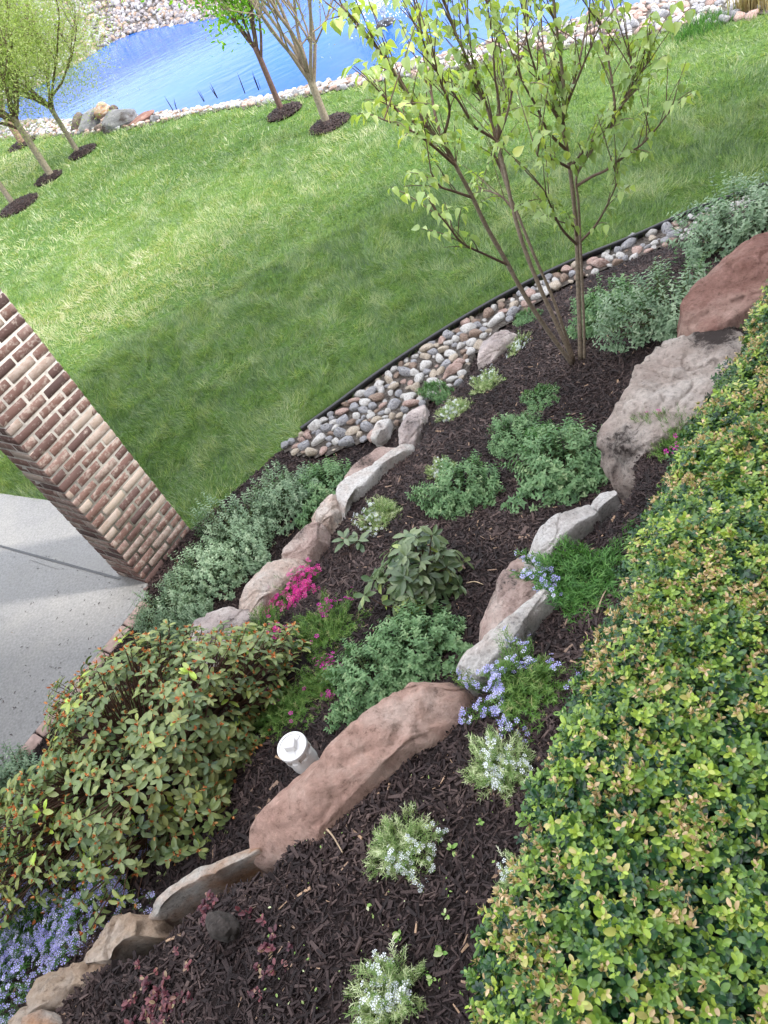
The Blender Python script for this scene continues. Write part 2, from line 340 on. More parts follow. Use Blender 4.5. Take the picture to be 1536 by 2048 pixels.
def chipmat():
    m, n, b = newmat('bark_chip'); a = N(n, 'ShaderNodeAttribute', attribute_name='rnd')
    r = ramp(n, [(0, (.014, .009, .009)), (.45, (.035, .022, .021)), (.8, (.07, .047, .042)), (.95, (.12, .082, .072)), (1, (.38, .25, .16))], a.outputs['Fac'])
    t = N(n, 'ShaderNodeTexCoord'); z = N(n, 'ShaderNodeTexNoise', Scale=300.0, Detail=4.0); n.links.new(t.outputs['Object'], z.inputs['Vector'])
    n.links.new(r.outputs[0], b.inputs['Base Color']); b.inputs['Roughness'].default_value = .65; b.inputs['Specular IOR Level'].default_value = .25
    u = N(n, 'ShaderNodeBump', Strength=.6, Distance=.003); n.links.new(z.outputs['Fac'], u.inputs['Height']); n.links.new(u.outputs[0], b.inputs['Normal']); return m
M['chip'] = chipmat()
def lawnmat():
    m, n, b = newmat('lawn_ground'); t = N(n, 'ShaderNodeTexCoord'); z1 = N(n, 'ShaderNodeTexNoise', Scale=.35, Detail=4.0); z2 = N(n, 'ShaderNodeTexNoise', Scale=18.0, Detail=8.0, Roughness=.7)
    for q in (z1, z2): n.links.new(t.outputs['Object'], q.inputs['Vector'])
    a = N(n, 'ShaderNodeMath', operation='MULTIPLY_ADD'); n.links.new(z2.outputs['Fac'], a.inputs[0]); a.inputs[1].default_value = .8
    s_ = N(n, 'ShaderNodeMath', operation='MULTIPLY'); n.links.new(z1.outputs['Fac'], s_.inputs[0]); s_.inputs[1].default_value = .5; n.links.new(s_.outputs[0], a.inputs[2])
    r = ramp(n, [(.45, (.035, .07, .02)), (.62, (.08, .15, .035)), (.8, (.15, .22, .055))], a.outputs[0])
    n.links.new(r.outputs[0], b.inputs['Base Color']); b.inputs['Roughness'].default_value = .9; b.inputs['Specular IOR Level'].default_value = .1
    u = N(n, 'ShaderNodeBump', Strength=.8, Distance=.03); n.links.new(z2.outputs['Fac'], u.inputs['Height']); n.links.new(u.outputs[0], b.inputs['Normal']); return m
M['lawn'] = lawnmat()
def concmat():
    m, n, b = newmat('brushed_concrete'); t = N(n, 'ShaderNodeTexCoord'); z1 = N(n, 'ShaderNodeTexNoise', Scale=2.2, Detail=8.0, Roughness=.6); z2 = N(n, 'ShaderNodeTexNoise', Scale=60.0, Detail=8.0)
    for q in (z1, z2): n.links.new(t.outputs['Object'], q.inputs['Vector'])
    z1.inputs['Scale'].default_value = 3.5; z1.inputs['Detail'].default_value = 14; z1.inputs['Roughness'].default_value = .72
    ca = N(n, 'ShaderNodeMath', operation='MULTIPLY_ADD'); n.links.new(z2.outputs['Fac'], ca.inputs[0]); ca.inputs[1].default_value = .5; cb_ = N(n, 'ShaderNodeMath', operation='MULTIPLY'); n.links.new(z1.outputs['Fac'], cb_.inputs[0]); cb_.inputs[1].default_value = .5; n.links.new(cb_.outputs[0], ca.inputs[2])
    r = ramp(n, [(.36, (.17, .163, .155)), (.5, (.25, .243, .235)), (.64, (.32, .313, .3))], ca.outputs[0]); n.links.new(r.outputs[0], b.inputs['Base Color'])
    rr = ramp(n, [(.4, (.4, .4, .4)), (.6, (.7, .7, .7))], z1.outputs['Fac']); n.links.new(rr.outputs[0], b.inputs['Roughness'])
    u = N(n, 'ShaderNodeBump', Strength=.25, Distance=.002); n.links.new(z2.outputs['Fac'], u.inputs['Height']); n.links.new(u.outputs[0], b.inputs['Normal']); return m
M['conc'] = concmat()
def watermat():
    m, n, b = newmat('pond_water'); t = N(n, 'ShaderNodeTexCoord'); mpn = N(n, 'ShaderNodeMapping'); mpn.inputs['Rotation'].default_value = (0, 0, .5); mpn.inputs['Scale'].default_value = (1, 2.4, 1)
    n.links.new(t.outputs['Object'], mpn.inputs[0]); z1 = N(n, 'ShaderNodeTexNoise', Scale=1.6, Detail=4.0, Distortion=.4); z2 = N(n, 'ShaderNodeTexNoise', Scale=.25, Detail=2.0)
    n.links.new(mpn.outputs[0], z1.inputs['Vector']); n.links.new(t.outputs['Object'], z2.inputs['Vector'])
    r = ramp(n, [(.3, (.01, .07, .3)), (.7, (.015, .1, .38))], z2.outputs['Fac']); n.links.new(r.outputs[0], b.inputs['Base Color'])
    b.inputs['Roughness'].default_value = .06; b.inputs['IOR'].default_value = 1.33; b.inputs['Specular IOR Level'].default_value = .28
    u = N(n, 'ShaderNodeBump', Strength=.14, Distance=.05); n.links.new(z1.outputs['Fac'], u.inputs['Height']); n.links.new(u.outputs[0], b.inputs['Normal']); return m
M['water'] = watermat()
def brickmat():
    m, n, b = newmat('tumbled_brick'); a = N(n, 'ShaderNodeAttribute', attribute_name='rnd'); t = N(n, 'ShaderNodeTexCoord')
    r = ramp(n, [(0, (.095, .062, .058)), (.28, (.15, .088, .077)), (.5, (.2, .12, .1)), (.72, (.24, .165, .145)), (.86, (.33, .25, .21)), (1, (.42, .35, .28))], a.outputs['Fac'])
    z = N(n, 'ShaderNodeTexNoise', Scale=26.0, Detail=8.0, Roughness=.7); z2 = N(n, 'ShaderNodeTexNoise', Scale=90.0, Detail=5.0)
    for q in (z, z2): n.links.new(t.outputs['Object'], q.inputs['Vector'])
    ad = N(n, 'ShaderNodeMath', operation='MULTIPLY_ADD'); n.links.new(a.outputs['Fac'], ad.inputs[0]); ad.inputs[1].default_value = .16; n.links.new(z.outputs['Fac'], ad.inputs[2])
    k = ramp(n, [(.57, (0, 0, 0)), (.68, (.75, .75, .75))], ad.outputs[0]); mx_ = N(n, 'ShaderNodeMix', data_type='RGBA')
    n.links.new(k.outputs[0], mx_.inputs['Factor']); n.links.new(r.outputs[0], mx_.inputs['A']); mx_.inputs['B'].default_value = (.42, .35, .31, 1)
    n.links.new(mx_.outputs['Result'], b.inputs['Base Color']); b.inputs['Roughness'].default_value = .85; b.inputs['Specular IOR Level'].default_value = .2
    u = N(n, 'ShaderNodeBump', Strength=.8, Distance=.004); n.links.new(z2.outputs['Fac'], u.inputs['Height']); n.links.new(u.outputs[0], b.inputs['Normal']); return m
M['brick'] = brickmat(); M['mortar'] = plain('cream_mortar', (.58, .55, .51), .95, .18, 30, .6)
M['paver'] = plain('pinkish_paver', (.42, .3, .26), .85, .2, 25, .4)
M['shingle'] = plain('grey_shingle', (.1, .1, .11), .9, .3, 15); M['trim'] = plain('white_trim', (.75, .75, .73), .5, .03); M['glass'] = plain('window_glass', (.03, .04, .05), .05, .1, 2, 0, .8)
ROCKS = {
 'dusk': rockmat('weathered_grey_stone', (.14, .13, .14), (.24, .22, .23), (.36, .33, .33), st=.2, sc=9, bumpd=.004, seed=6),
 'grey': rockmat('grey_stone', (.22, .22, .24), (.36, .36, .38), (.5, .49, .48), st=0, sc=9, bumpd=.004, seed=1),
 'pale': rockmat('pale_stone', (.46, .44, .41), (.6, .58, .55), (.72, .71, .69), st=0, sc=9, bumpd=.004, seed=2),
 'tan': rockmat('tan_stone', (.4, .33, .25), (.53, .45, .36), (.64, .58, .49), st=0, sc=9, bumpd=.004, seed=3),
 'pink': rockmat('pinkish_stone', (.34, .22, .19), (.48, .34, .29), (.6, .48, .43), st=0, sc=9, bumpd=.004, seed=4),
 'brown': rockmat('brown_stone', (.19, .13, .1), (.3, .22, .17), (.42, .33, .27), st=0, sc=9, bumpd=.004, seed=5)}
M['river_fill'] = rockmat('river_gravel', (.1, .085, .07), (.2, .17, .145), (.34, .31, .28), st=.4, sc=40, bumpd=.03)

# ------------------------------------------------------------------ regions of the place
AX = np.array([.751, .660]); AY = np.array([-.660, .751])          # the building's two directions
colA, colB, colC = at(298, 1172), at(383, 1062), at(240, 1155)
W2px = [(-60, 2110, 1.5), (20, 2040, 1.5), (60, 1960, 1.5), (121, 1905, 1.5), (175, 1846, 1.51), (280, 1822, 1.52), (347, 1760, 1.52), (432, 1696, 1.52), (500, 1668, 1.54), (530, 1600, 1.54),
        (640, 1510, 1.52), (700, 1450, 1.5), (760, 1395, 1.48), (840, 1352, 1.46), (905, 1340, 1.44), (940, 1295, 1.42), (1003, 1250, 1.4), (1018, 1180, 1.36), (1060, 1110, 1.33), (1118, 1045, 1.3),
        (1180, 1010, 1.26), (1212, 985, 1.2), (1216, 845, 1.2), (1240, 800, 1.2), (1275, 745, 1.19), (1310, 700, 1.18), (1360, 668, 1.17), (1368, 607, 1.17), (1395, 560, 1.15), (1434, 520, 1.14), (1495, 484, 1.12), (1560, 450, 1.1), (1700, 400, 1.05)]
W2 = pxl(W2px)
R2 = np.vstack([[(-3.2, -6, 0), (-3.0, .1, 0), (-2.2, .55, 0)], W2, [(6.5, 4.6, 0), (8.5, 6.4, 0), (8.5, -6, 0)]])
W1px = [(352, 1305, .78), (380, 1265, .76), (415, 1232, .74), (470, 1208, .72), (490, 1168, .7), (540, 1133, .67), (570, 1096, .64), (617, 1055, .6), (645, 1010, .56), (672, 965, .52), (718, 930, .47), (770, 893, .42), (815, 880, .38), (812, 850, .3), (845, 815, .24), (967, 695, .14), (1030, 655, .1), (1090, 590, .06), (1180, 545, .06), (1390, 465, .06), (1600, 385, .06)]
W1 = pxl(W1px)
R1 = np.vstack([[(-3.2, -6, 0), (-3.1, .9, 0), (-2.5, 1.9, 0), (-1.95, 2.5, 0)], W1, [(8.5, 6.9, 0), (8.5, -6, 0)]])
z2f = tps([at(*p) for p in [(40, 2040, 1.47), (-200, 2100, 1.45), (240, 1880, 1.5), (490, 1700, 1.5), (500, 1950, 1.58), (900, 1900, 1.6), (760, 1560, 1.5), (900, 1400, 1.42), (1000, 1600, 1.54), (1200, 1010, 1.24),
          (1150, 1250, 1.40), (1250, 1100, 1.38), (1330, 850, 1.2), (1430, 690, 1.14), (1536, 500, 1.08), (1300, 1500, 1.6), (1500, 1000, 1.4), (1536, 2000, 1.75)]] + [(3, 1.5, 1.3), (5, 3.5, 1.2), (2, -3, 1.7), (-2, -3, 1.6)])
z1f = tps([at(*p) for p in [(600, 1560, 1.0), (960, 1290, .98), (1060, 1060, .88), (1205, 980, .78), (1280, 660, .6), (1480, 470, .5), (1150, 725, .5), (470, 1300, .76), (560, 1200, .68), (650, 1100, .58), (700, 990, .48), (800, 900, .36),
          (850, 830, .22), (990, 690, .13), (930, 740, .1), (1040, 630, .07), (1100, 590, .05), (1380, 470, .06), (290, 1500, .78), (100, 1800, .86), (800, 1300, .95)]] + [(5, 6, .1), (6, 4.5, .5)])
EDpx = [(1700, 330), (1600, 363), (1500, 397), (1400, 432), (1275, 487), (1150, 537), (1050, 585), (960, 634), (860, 695), (760, 762), (680, 822), (610, 872), (560, 905), (515, 945), (455, 1000), (395, 1052)]
ED = np.array([at(u, v, 0) for u, v in EDpx])
patE = at(100, 1005, 0); patR = [at(292, 1200, 0), at(235, 1290, 0), at(0, 1560, 0)]
dpr = (patR[2] - patR[0])[:2]; dpr /= np.linalg.norm(dpr)
patR3 = patR[0][:2] + dpr * 5.5
BED = np.vstack([[(9.5, 5.2)], ED[:, :2], [colB[:2] + AX * -.05], [colA[:2]], [patR[0][:2]], [patR[2][:2]], [patR3], [(-3, -6)], [(9.5, -6)]])
PAT = np.array([colB[:2] + AY * .02, patE[:2], patE[:2] + AY * .0 + np.array([-.72, .69]) * 1.0, (colB[:2] + AY * 3.6), (colB[:2] + AY * 3.6 - AX * 7), patR3, patR[2][:2], patR[0][:2], colA[:2]])
def zbed(P):
    P = np.asarray(P)[:, :2]; d1 = sdist(P, R1); d2 = sdist(P, R2); db = sdist(P, BED)
    z = .02 + (np.maximum(z1f(P), .03) - .02) * sm(d1, .01, .12); z = z + (z2f(P) - z) * sm(d2, .05, .14)
    z = z + .02 * (fbm(P[:, 0], P[:, 1], 3.5) - .5) * sm(db, 0, .2)
    return np.where(db < 0, -.12, z), d1, d2, db
def gz(x, y): return float(zbed(np.array([[x, y]]))[0][0])
def onbed(u, v):                                    # where the line of sight first meets the bed
    r = ray(u, v); k = np.linspace(.4, 9, 900)[:, None] / F; P = np.array([0, 0, CH]) + r * k * 1.0
    zz = zbed(P)[0]; i = np.argmax(P[:, 2] <= np.maximum(zz, 0)); return np.array([P[i, 0], P[i, 1], max(zz[i], 0)])

# ------------------------------------------------------------------ ground, pond, far bank
SHpx = [(1700, -95), (1536, -55), (1320, 0), (1200, 28), (1030, 72), (870, 115), (760, 140), (640, 170), (560, 190), (430, 215), (330, 226), (200, 238), (100, 244), (0, 250), (-60, 254)]
FApx = [(-60, 232), (0, 215), (120, 150), (180, 110), (240, 75), (300, 55), (420, 35), (470, 28)]
GRpx = [(1800, -30), (1640, 5), (1536, 30), (1430, 52), (1340, 62), (1240, 78), (1050, 108), (900, 142), (768, 163), (620, 191), (500, 213), (420, 222), (385, 228), (310, 246), (200, 266), (100, 272), (0, 278), (-60, 281)]
SH = pxl(SHpx, -.35); FA = pxl(FApx, -.35); GR = pxl(GRpx, 0.0)
POND = np.vstack([[(24, 8, 0), (13, 9.5, 0)], SH, [(-8, 27.5, 0)], FA, [(5.5, 24.5, 0), (14, 27, 0), (26, 34, 0), (34, 22, 0)]])
ROCKZ = np.vstack([[(24, 4.5, 0), (12, 6, 0)], GR, [(-9, 25, 0), (-14, 28, 0), (-10, 33, 0)], [(-2, 35, 0), (5, 33, 0), (14, 36, 0), (28, 42, 0), (42, 24, 0)]])
def zland(P):
    P = np.asarray(P)[:, :2]; dp = sdist(P, POND); dr = sdist(P, ROCKZ)
    far = sm(P[:, 1], 21, 24)
    z = np.where(dp >= 0, -.35 - np.minimum(dp * .5, .9), 0)
    t = np.clip(dr / np.maximum(dr - dp, 1e-6), 0, 1); zn = -.35 * t
    zf = -.35 + np.maximum(-dp, 0) * .3; zf = np.minimum(zf, 1.8 + .15 * (fbm(P[:, 0], P[:, 1], .1) - .5))
    zs = np.where(dr > 0, zn, 0) * (1 - far) + zf * far
    z = np.where(dp >= 0, z, zs); rr = np.hypot(P[:, 0], P[:, 1])
    z = z + sm(rr, 60, 300) * 6 * fbm(P[:, 0], P[:, 1], .012)
    return np.where(inside(P, BED) & (sdist(P, BED) > .1), -.12, z)
def axis(lo, hi, a, b, fine, g=1.13):
    c = list(np.arange(a, b + fine, fine)); s = fine
    while c[-1] < hi: s *= g; c.append(c[-1] + s)
    s = fine
    while c[0] > lo: s *= g; c.insert(0, c[0] - s)
    return np.array(c)
xs = axis(-700, 700, -9, 14, .22); ys = axis(-600, 900, -2, 34, .22)
X, Y = np.meshgrid(xs, ys, indexing='ij'); P = np.stack([X.ravel(), Y.ravel()], 1); Z = zland(P).reshape(X.shape)
g = MB(); g.grid(np.stack([X, Y, Z], -1)); tag(g.build('ground', M['lawn']), kind='structure')
# gravel sheet of the pond edge (under the riprap)
m = MB(); keep = None
dr = sdist(P, ROCKZ).reshape(X.shape); kc = (dr[:-1, :-1] > -.15) & (dr[1:, 1:] > -.15) & (X[:-1, :-1] > -20) & (X[:-1, :-1] < 45) & (Y[:-1, :-1] < 45)
m.grid(np.stack([X, Y, Z + .012], -1), keep=kc); tag(m.build('pond_bank', M['river_fill']), kind='structure')
m = MB(); m.add([(x, y, -.35) for x, y in ((-16, 6), (46, 6), (46, 40), (-16, 40))], [(0, 1, 2, 3)])
# water surface, clipped by the banks around it
tag(m.build('water', M['water']), kind='structure')
# mulch bed
xs = np.arange(-3.6, 9.6, .035); ys = np.arange(-2.5, 7.6, .035); Xb, Yb = np.meshgrid(xs, ys, indexing='ij'); Pb = np.stack([Xb.ravel(), Yb.ravel()], 1)
zb, d1, d2, db = zbed(Pb); G = np.stack([Xb, Yb, zb.reshape(Xb.shape)], -1)
kb = db.reshape(Xb.shape); keep = (kb[:-1, :-1] > -.06) | (kb[1:, 1:] > -.06)
m = MB(); m.grid(G, keep=keep); tag(m.build('mulch_bed', M['mulch']), kind='structure')

# patio
m = MB(); n_ = len(PAT); V = [(p[0], p[1], .03) for p in PAT] + [(p[0], p[1], -.14) for p in PAT]
a2 = sum(PAT[i][0] * PAT[(i + 1) % n_][1] - PAT[(i + 1) % n_][0] * PAT[i][1] for i in range(n_))
top = list(range(n_)); top = top if a2 > 0 else top[::-1]
m.add(V, [tuple(top)] + [(i, (i + 1) % n_, n_ + (i + 1) % n_, n_ + i) for i in range(n_)]); tag(m.build('patio', M['conc'], smooth=False), kind='structure')
m = MB()
def strip(p, q, wd, zt):
    p = np.array(p[:2]); q = np.array(q[:2]); d = (q - p) / np.linalg.norm(q - p); s_ = np.array([-d[1], d[0]]) * wd / 2
    m.add([(*(p - s_), zt), (*(p + s_), zt), (*(q + s_), zt), (*(q - s_), zt)], [(3, 2, 1, 0)])
j0 = at(240, 1158, .03); j1 = at(0, 1092, .03); strip(j0, j0 + (j1 - j0) * 3, .018, .034)
tag(m.build('expansion_joint', M['plastic'], smooth=False), kind='structure')
m = MB()
k0 = at(120, 1140, .03); strip(at(120, 1140, .03), at(60, 1120, .03), .003, .034); strip(at(283, 1182, .03), at(255, 1225, .03), .006, .034)
tag(m.build('patio_score_lines', plain('score_line', (.2, .19, .19), .9), smooth=False), kind='structure')

# ------------------------------------------------------------------ brick column
rg = np.random.default_rng(11)
wAB = float(np.linalg.norm((colB - colA)[:2])); wAC = wAB * .62
cc = (colA[:2] + AX * wAB / 2 + AY * wAC / 2)
col_o = empty('brick_column', (cc[0], cc[1], 0), 'square column of tumbled red and cream brick at the patio corner', 'column')
m = MB(); box(m, (0, 0, -.1), wAB - .008, wAC - .008, 3.2, AX); m.build('mortar', M['mortar'], col_o)
m = MB(); chh = .0714
for c in range(42):
    z = c * chh + .004; h = chh - .014
    for side in range(4):
        ln = wAB if side in (0, 2) else wAC; dx = AX if side in (0, 2) else AY; nx_ = (-AY, AX, AY, -AX)[side]
        dx = (AX, AY, -AX, -AY)[side]; nb = 2.5 if side in (0, 2) else 1.5
        unit = ln / nb; offs = [0, .5][(c + side) % 2] * unit
        e = [0]; x = offs if offs > 0 else unit
        while x < ln - .02: e.append(x); x += unit
        e.append(ln)
        for a_, b_ in zip(e[:-1], e[1:]):
            w_ = b_ - a_ - .014; mid = (a_ + b_) / 2 - ln / 2
            if a_ == 0: w_ += .007; mid -= .0035
            if b_ == ln: w_ += .007; mid += .0035
            hw = (wAC if side in (0, 2) else wAB) / 2
            cen = nx_ * (hw - .02 + rg.normal(0, .0012)) + dx * mid
            s0 = m.n; box(m, (cen[0], cen[1], z + rg.normal(0, .001)), w_ - abs(rg.normal(0, .003)), .04, h - abs(rg.normal(0, .002)), dx, float(rg.choice([rg.uniform(0, .6), rg.uniform(.4, .8), rg.uniform(.8, 1)], p=[.5, .28, .22])), 0, .0035)
            vv = m.v[-1]; vv += rg.normal(0, .0009, vv.shape)
m.build('brick', M['brick'], col_o, smooth=True)
m = MB(); box(m, (0, 0, 3.1), wAB + .1, wAC + .1, .1, AX, bev=.01); m.build('cap', M['trim'], col_o)

# ------------------------------------------------------------------ the house behind the viewer (casts the shade on the garden)
nF = np.array([AX[1], -AX[0]]); base = nF * 1.35            # facade passes 1.35 m behind the camera
p0 = np.array([5.37, 7.06]); d_ = SUN_XY
A_ = np.array([[AX[0], -d_[0]], [AX[1], -d_[1]]]); s8, _ = np.linalg.solve(A_, p0 - base)
hs = empty('brick_house', (*(base + nF * 3), 0), 'unseen brick house behind the garden, its roof heights set to shade it', 'house')
def rel(p): return np.array([p[0] - (base + nF * 3)[0], p[1] - (base + nF * 3)[1]])
mw = MB(); mr = MB(); mwin = []
for s0, s1, hh, dp in ((-9, 3.7, 7.3, 8), (3.7, 6.0, 4.9, 8), (6.0, s8, 8.9, 3.2)):  # block heights and depths shaped so sun reaches the column, not the patio
    c_ = rel(base + AX * (s0 + s1) / 2 + nF * dp / 2); box(mw, (c_[0], c_[1], -.3), s1 - s0, dp, hh + .3, AX, .4)
    e0, e1 = base + AX * (s0 - .1) - nF * .35, base + AX * (s1 + .1) - nF * .35; f0, f1 = e0 + nF * (dp + .7), e1 + nF * (dp + .7); r0, r1 = (e0 + f0) / 2, (e1 + f1) / 2
    V = [(*rel(e0), hh), (*rel(e1), hh), (*rel(f1), hh), (*rel(f0), hh), (*rel(r0), hh + dp * .22), (*rel(r1), hh + dp * .22)]
    mr.add(V, [(0, 1, 5, 4), (2, 3, 4, 5), (0, 4, 3), (1, 2, 5), (3, 2, 1, 0)])
    for k, s_ in enumerate(np.arange(s0 + 1.4, s1 - 1, 2.6)):
        c_ = rel(base + AX * s_ + nF * .02); mwin.append((c_, 2.5))
        if hh > 6: mwin.append((c_, 5.6))
q0 = colA[:2] - AX * 3.6 + AY * 1.2; c_ = rel(q0); box(mw, (c_[0], c_[1], -.1), .3, 5.2, 3.28, AX, .3)  # unseen walls, this and the next, added to darken the column's patio face
q0 = colA[:2] - AX * 1.4 + AY * 4.05; c_ = rel(q0 - AX * 1.2); box(mw, (c_[0], c_[1], -.1), 2.0, .3, 3.28, AX, .3)
mw.build('wall', M['brick'], hs, smooth=False); mr.build('roof', M['shingle'], hs, smooth=False)
for c_, z_ in mwin:
    mm = MB(); box(mm, (c_[0], c_[1], z_), 1.1, .1, 1.5, AX); wo = mm.build('window', M['trim'], hs, smooth=False)
    mm = MB(); q = c_ - nF * .045; box(mm, (q[0], q[1], z_ + .08), .94, .04, 1.34, AX); mm.build('pane', M['glass'], wo, smooth=False)

# ------------------------------------------------------------------ boulders
def boulder(name, px, label, mat, depth=.4, dome=.03, amp=.02, seed=0, lift=.032, rim=.14, cat='boulder', group=None, nang=170):
    Wd = pxl(px); Wd[:, 2] += lift; c0 = Wd[:, :2].mean(0)
    # area centroid
    x, y = Wd[:, 0], Wd[:, 1]; x1, y1 = np.roll(x, -1), np.roll(y, -1); cr_ = x * y1 - x1 * y; A = cr_.sum() / 2
    if abs(A) > 1e-6: c0 = np.array([((x + x1) * cr_).sum() / (6 * A), ((y + y1) * cr_).sum() / (6 * A)])
    # closed outline resampled by length and smoothed
    pts = Wd; seg = np.linalg.norm(np.roll(pts, -1, 0) - pts, axis=1); L_ = np.concatenate([[0], np.cumsum(seg)]); cl = np.vstack([pts, pts[:1]])
    s_ = np.linspace(0, L_[-1], nang, endpoint=False); O = np.stack([np.interp(s_, L_, cl[:, k]) for k in range(3)], 1)
    for _ in range(2): O = (np.roll(O, 1, 0) + 2 * O + np.roll(O, -1, 0)) / 4
    wid = math.sqrt(abs(A)) ; zc = O[:, 2].mean(); G = []
    nr = 34
    for k in range(nr + 1):
        s = k / nr; xy = c0 + (O[:, :2] - c0) * s * 1.055; z = zc + (O[:, 2] - zc) * s ** 1.5
        z = z + dome * (1 - s ** 2.2) - rim * wid * .35 * max(0, (s - .8) / .2) ** 2.2
        G.append(np.column_stack([xy, z]))
    ns = 16
    for k in range(1, ns + 1):
        t = k / ns; e = 1.055 + .10 * math.sin(math.pi * min(1, t * 1.5)) - .22 * t ** 2
        xy = c0 + (O[:, :2] - c0) * e; z = O[:, 2] - rim * wid * .35 - depth * t; G.append(np.column_stack([xy, z]))
    G = np.array(G); rows, cols = G.shape[:2]
    # displacement
    ctr = np.array([c0[0], c0[1], zc - depth / 2]); Gf = G.reshape(-1, 3).copy(); rf = np.random.default_rng(seed + 900)
    for t_ in range(18):
        nv = norm(np.array([rf.normal(), rf.normal(), rf.uniform(-.1, .5) if t_ % 2 else rf.uniform(1., 3.5)])); pr = (Gf - ctr) @ nv; h_ = pr.max() * (rf.uniform(.95, .99) if t_ % 2 else rf.uniform(.86, .96)); ex = np.maximum(pr - h_, 0); Gf -= (ex * .93)[:, None] * nv[None]
    for _ in range(7):      # long shallow steps and ledges on the sides
        nv = norm(np.array([rf.normal(), rf.normal(), rf.normal() * .3])); pr = (Gf - ctr) @ nv; h_ = pr.max() * rf.uniform(.7, .95); Gf -= (np.clip((pr - h_) / .012, 0, 1) * amp * .45)[:, None] * nv[None]
    D = norm(Gf - ctr)
    disp = np.empty(len(Gf)); sv = Vector((seed * 7.1, seed * 3.3, seed * 1.7))
    for i, p in enumerate(Gf):
        v = Vector(p) * 4.2 + sv; a = mnoise.fractal(v, .85, 2.15, 6); b = abs(mnoise.noise(v * 1.3 + Vector((9, 3, 1)))); vr = mnoise.voronoi(Vector((p[0], p[1], p[2] * 1.6)) * 7 + sv)[0]
        st_ = mnoise.noise(Vector((p[0] * 2, p[1] * 2, p[2] * 26 + p[0] * 6)) + sv); disp[i] = a * .55 - max(0, .07 - b) * 4.5 + min(vr[1] - vr[0], .2) * 1.2 - .15 + st_ * .25
    Gf = Gf + D * (disp * amp)[:, None]; Gf[:cols] = Gf[:cols].mean(0)
    Gf -= ctr; mb = MB(); idx = np.arange(rows * cols).reshape(rows, cols); nx = np.roll(idx, -1, 1)
    q = np.stack([idx[:-1], nx[:-1], nx[1:], idx[1:]], -1).reshape(-1, 4)
    if A < 0: q = q[:, ::-1]
    q = q[:, ::-1] if False else q
    mb.f[4].append(q); mb.m[4].append(np.zeros(len(q), int)); mb.v.append(Gf); mb.r.append(np.full(len(Gf), .5)); mb.n = len(Gf)
    o = mb.build(name, mat, None, ctr); return tag(o, label, cat, group)
RM = {
 'pinkcream': rockmat('pink_cream_rock', (.56, .39, .32), (.68, .55, .47), (.76, .69, .63), st=.1, sc=6, seed=3),
 'white': rockmat('white_veined_rock', (.66, .56, .5), (.78, .74, .7), (.82, .8, .77), st=.2, sc=7, seed=4),
 'pinkgrey': rockmat('pink_grey_rock', (.36, .32, .32), (.58, .49, .46), (.72, .64, .6), st=.4, sc=5, seed=5),
 'red': rockmat('red_sandstone', (.4, .24, .19), (.52, .34, .275), (.64, .49, .42), st=.45, sc=3.5, seed=6),
 'redder': rockmat('red_rock', (.24, .12, .095), (.34, .19, .155), (.45, .3, .25), st=.25, sc=3.5, seed=7),
 'rust': rockmat('rusty_rock', (.34, .21, .13), (.5, .38, .28), (.66, .58, .5), st=.4, sc=5, seed=8),
 'orange': rockmat('orange_streaked_rock', (.5, .22, .08), (.55, .38, .28), (.68, .64, .58), st=.2, sc=6, seed=9),
 'grey': rockmat('pale_grey_rock', (.5, .4, .35), (.64, .54, .48), (.74, .66, .6), st=.5, sc=4, bumpd=.02, seed=10),
 'speckle': rockmat('speckled_white_rock', (.58, .53, .5), (.72, .68, .65), (.8, .78, .76), stain=(.16, .14, .13), st=.4, sc=8, seed=11),
 'purple': rockmat('pink_purple_rock', (.44, .31, .27), (.56, .42, .37), (.68, .57, .51), st=.2, sc=6, seed=12)}
RM['dkgrey'] = rockmat('dark_grey_rock', (.14, .14, .15), (.24, .24, .25), (.34, .33, .33), st=.4, sc=3, seed=13); RM['dkbrown'] = rockmat('dark_brown_rock', (.1, .08, .07), (.17, .13, .11), (.26, .2, .17), st=.4, sc=3, seed=14)
def Z(L_, z): return [(u, v, z) for u, v in L_]
WG = 'boulders of the lower garden wall'; UG = 'boulders of the upper garden wall'
boulder('boulder', Z([(346, 1318), (362, 1280), (385, 1250), (415, 1228), (460, 1212), (502, 1216), (506, 1240), (478, 1268), (458, 1305), (430, 1345), (380, 1360)], .8), 'pale pink and grey boulder beside the orange-budded shrub, last of the lower wall', RM['pinkgrey'], .7, .05, .035, 1, group=WG)
boulder('boulder', [(472, 1214, .78), (486, 1168, .76), (539, 1130, .73), (597, 1122, .72), (612, 1142, .72), (570, 1165, .74), (535, 1198, .76), (508, 1232, .78), (485, 1236, .78)], 'creamy pink boulder touching the bright pink flower clump', RM['pinkcream'], .65, .05, .03, 2, group=WG)
boulder('boulder', [(554, 1121, .72), (566, 1092, .7), (590, 1072, .68), (617, 1052, .66), (650, 1050, .65), (645, 1082, .67), (622, 1108, .69), (602, 1128, .71), (575, 1130, .72)], 'rounded pink boulder beyond the bright pink flower clump', RM['purple'], .6, .05, .03, 3, group=WG)
boulder('boulder', [(615, 1050, .64), (623, 1030, .62), (645, 1005, .61), (672, 990, .6), (678, 1020, .61), (660, 1050, .63), (638, 1062, .64)], 'reddish faceted boulder between the rounded pink one and the long white one', RM['pinkcream'], .55, .04, .035, 4, group=WG)
boulder('boulder', [(664, 995, .61), (693, 962, .57), (748, 935, .53), (790, 905, .49), (822, 886, .46), (816, 902, .47), (772, 932, .51), (732, 974, .55), (700, 992, .58), (684, 1036, .61), (668, 1038, .62), (672, 1012, .61)], 'long thin white rock edge running along the lower wall', RM['white'], .5, .012, .02, 5, group=WG)
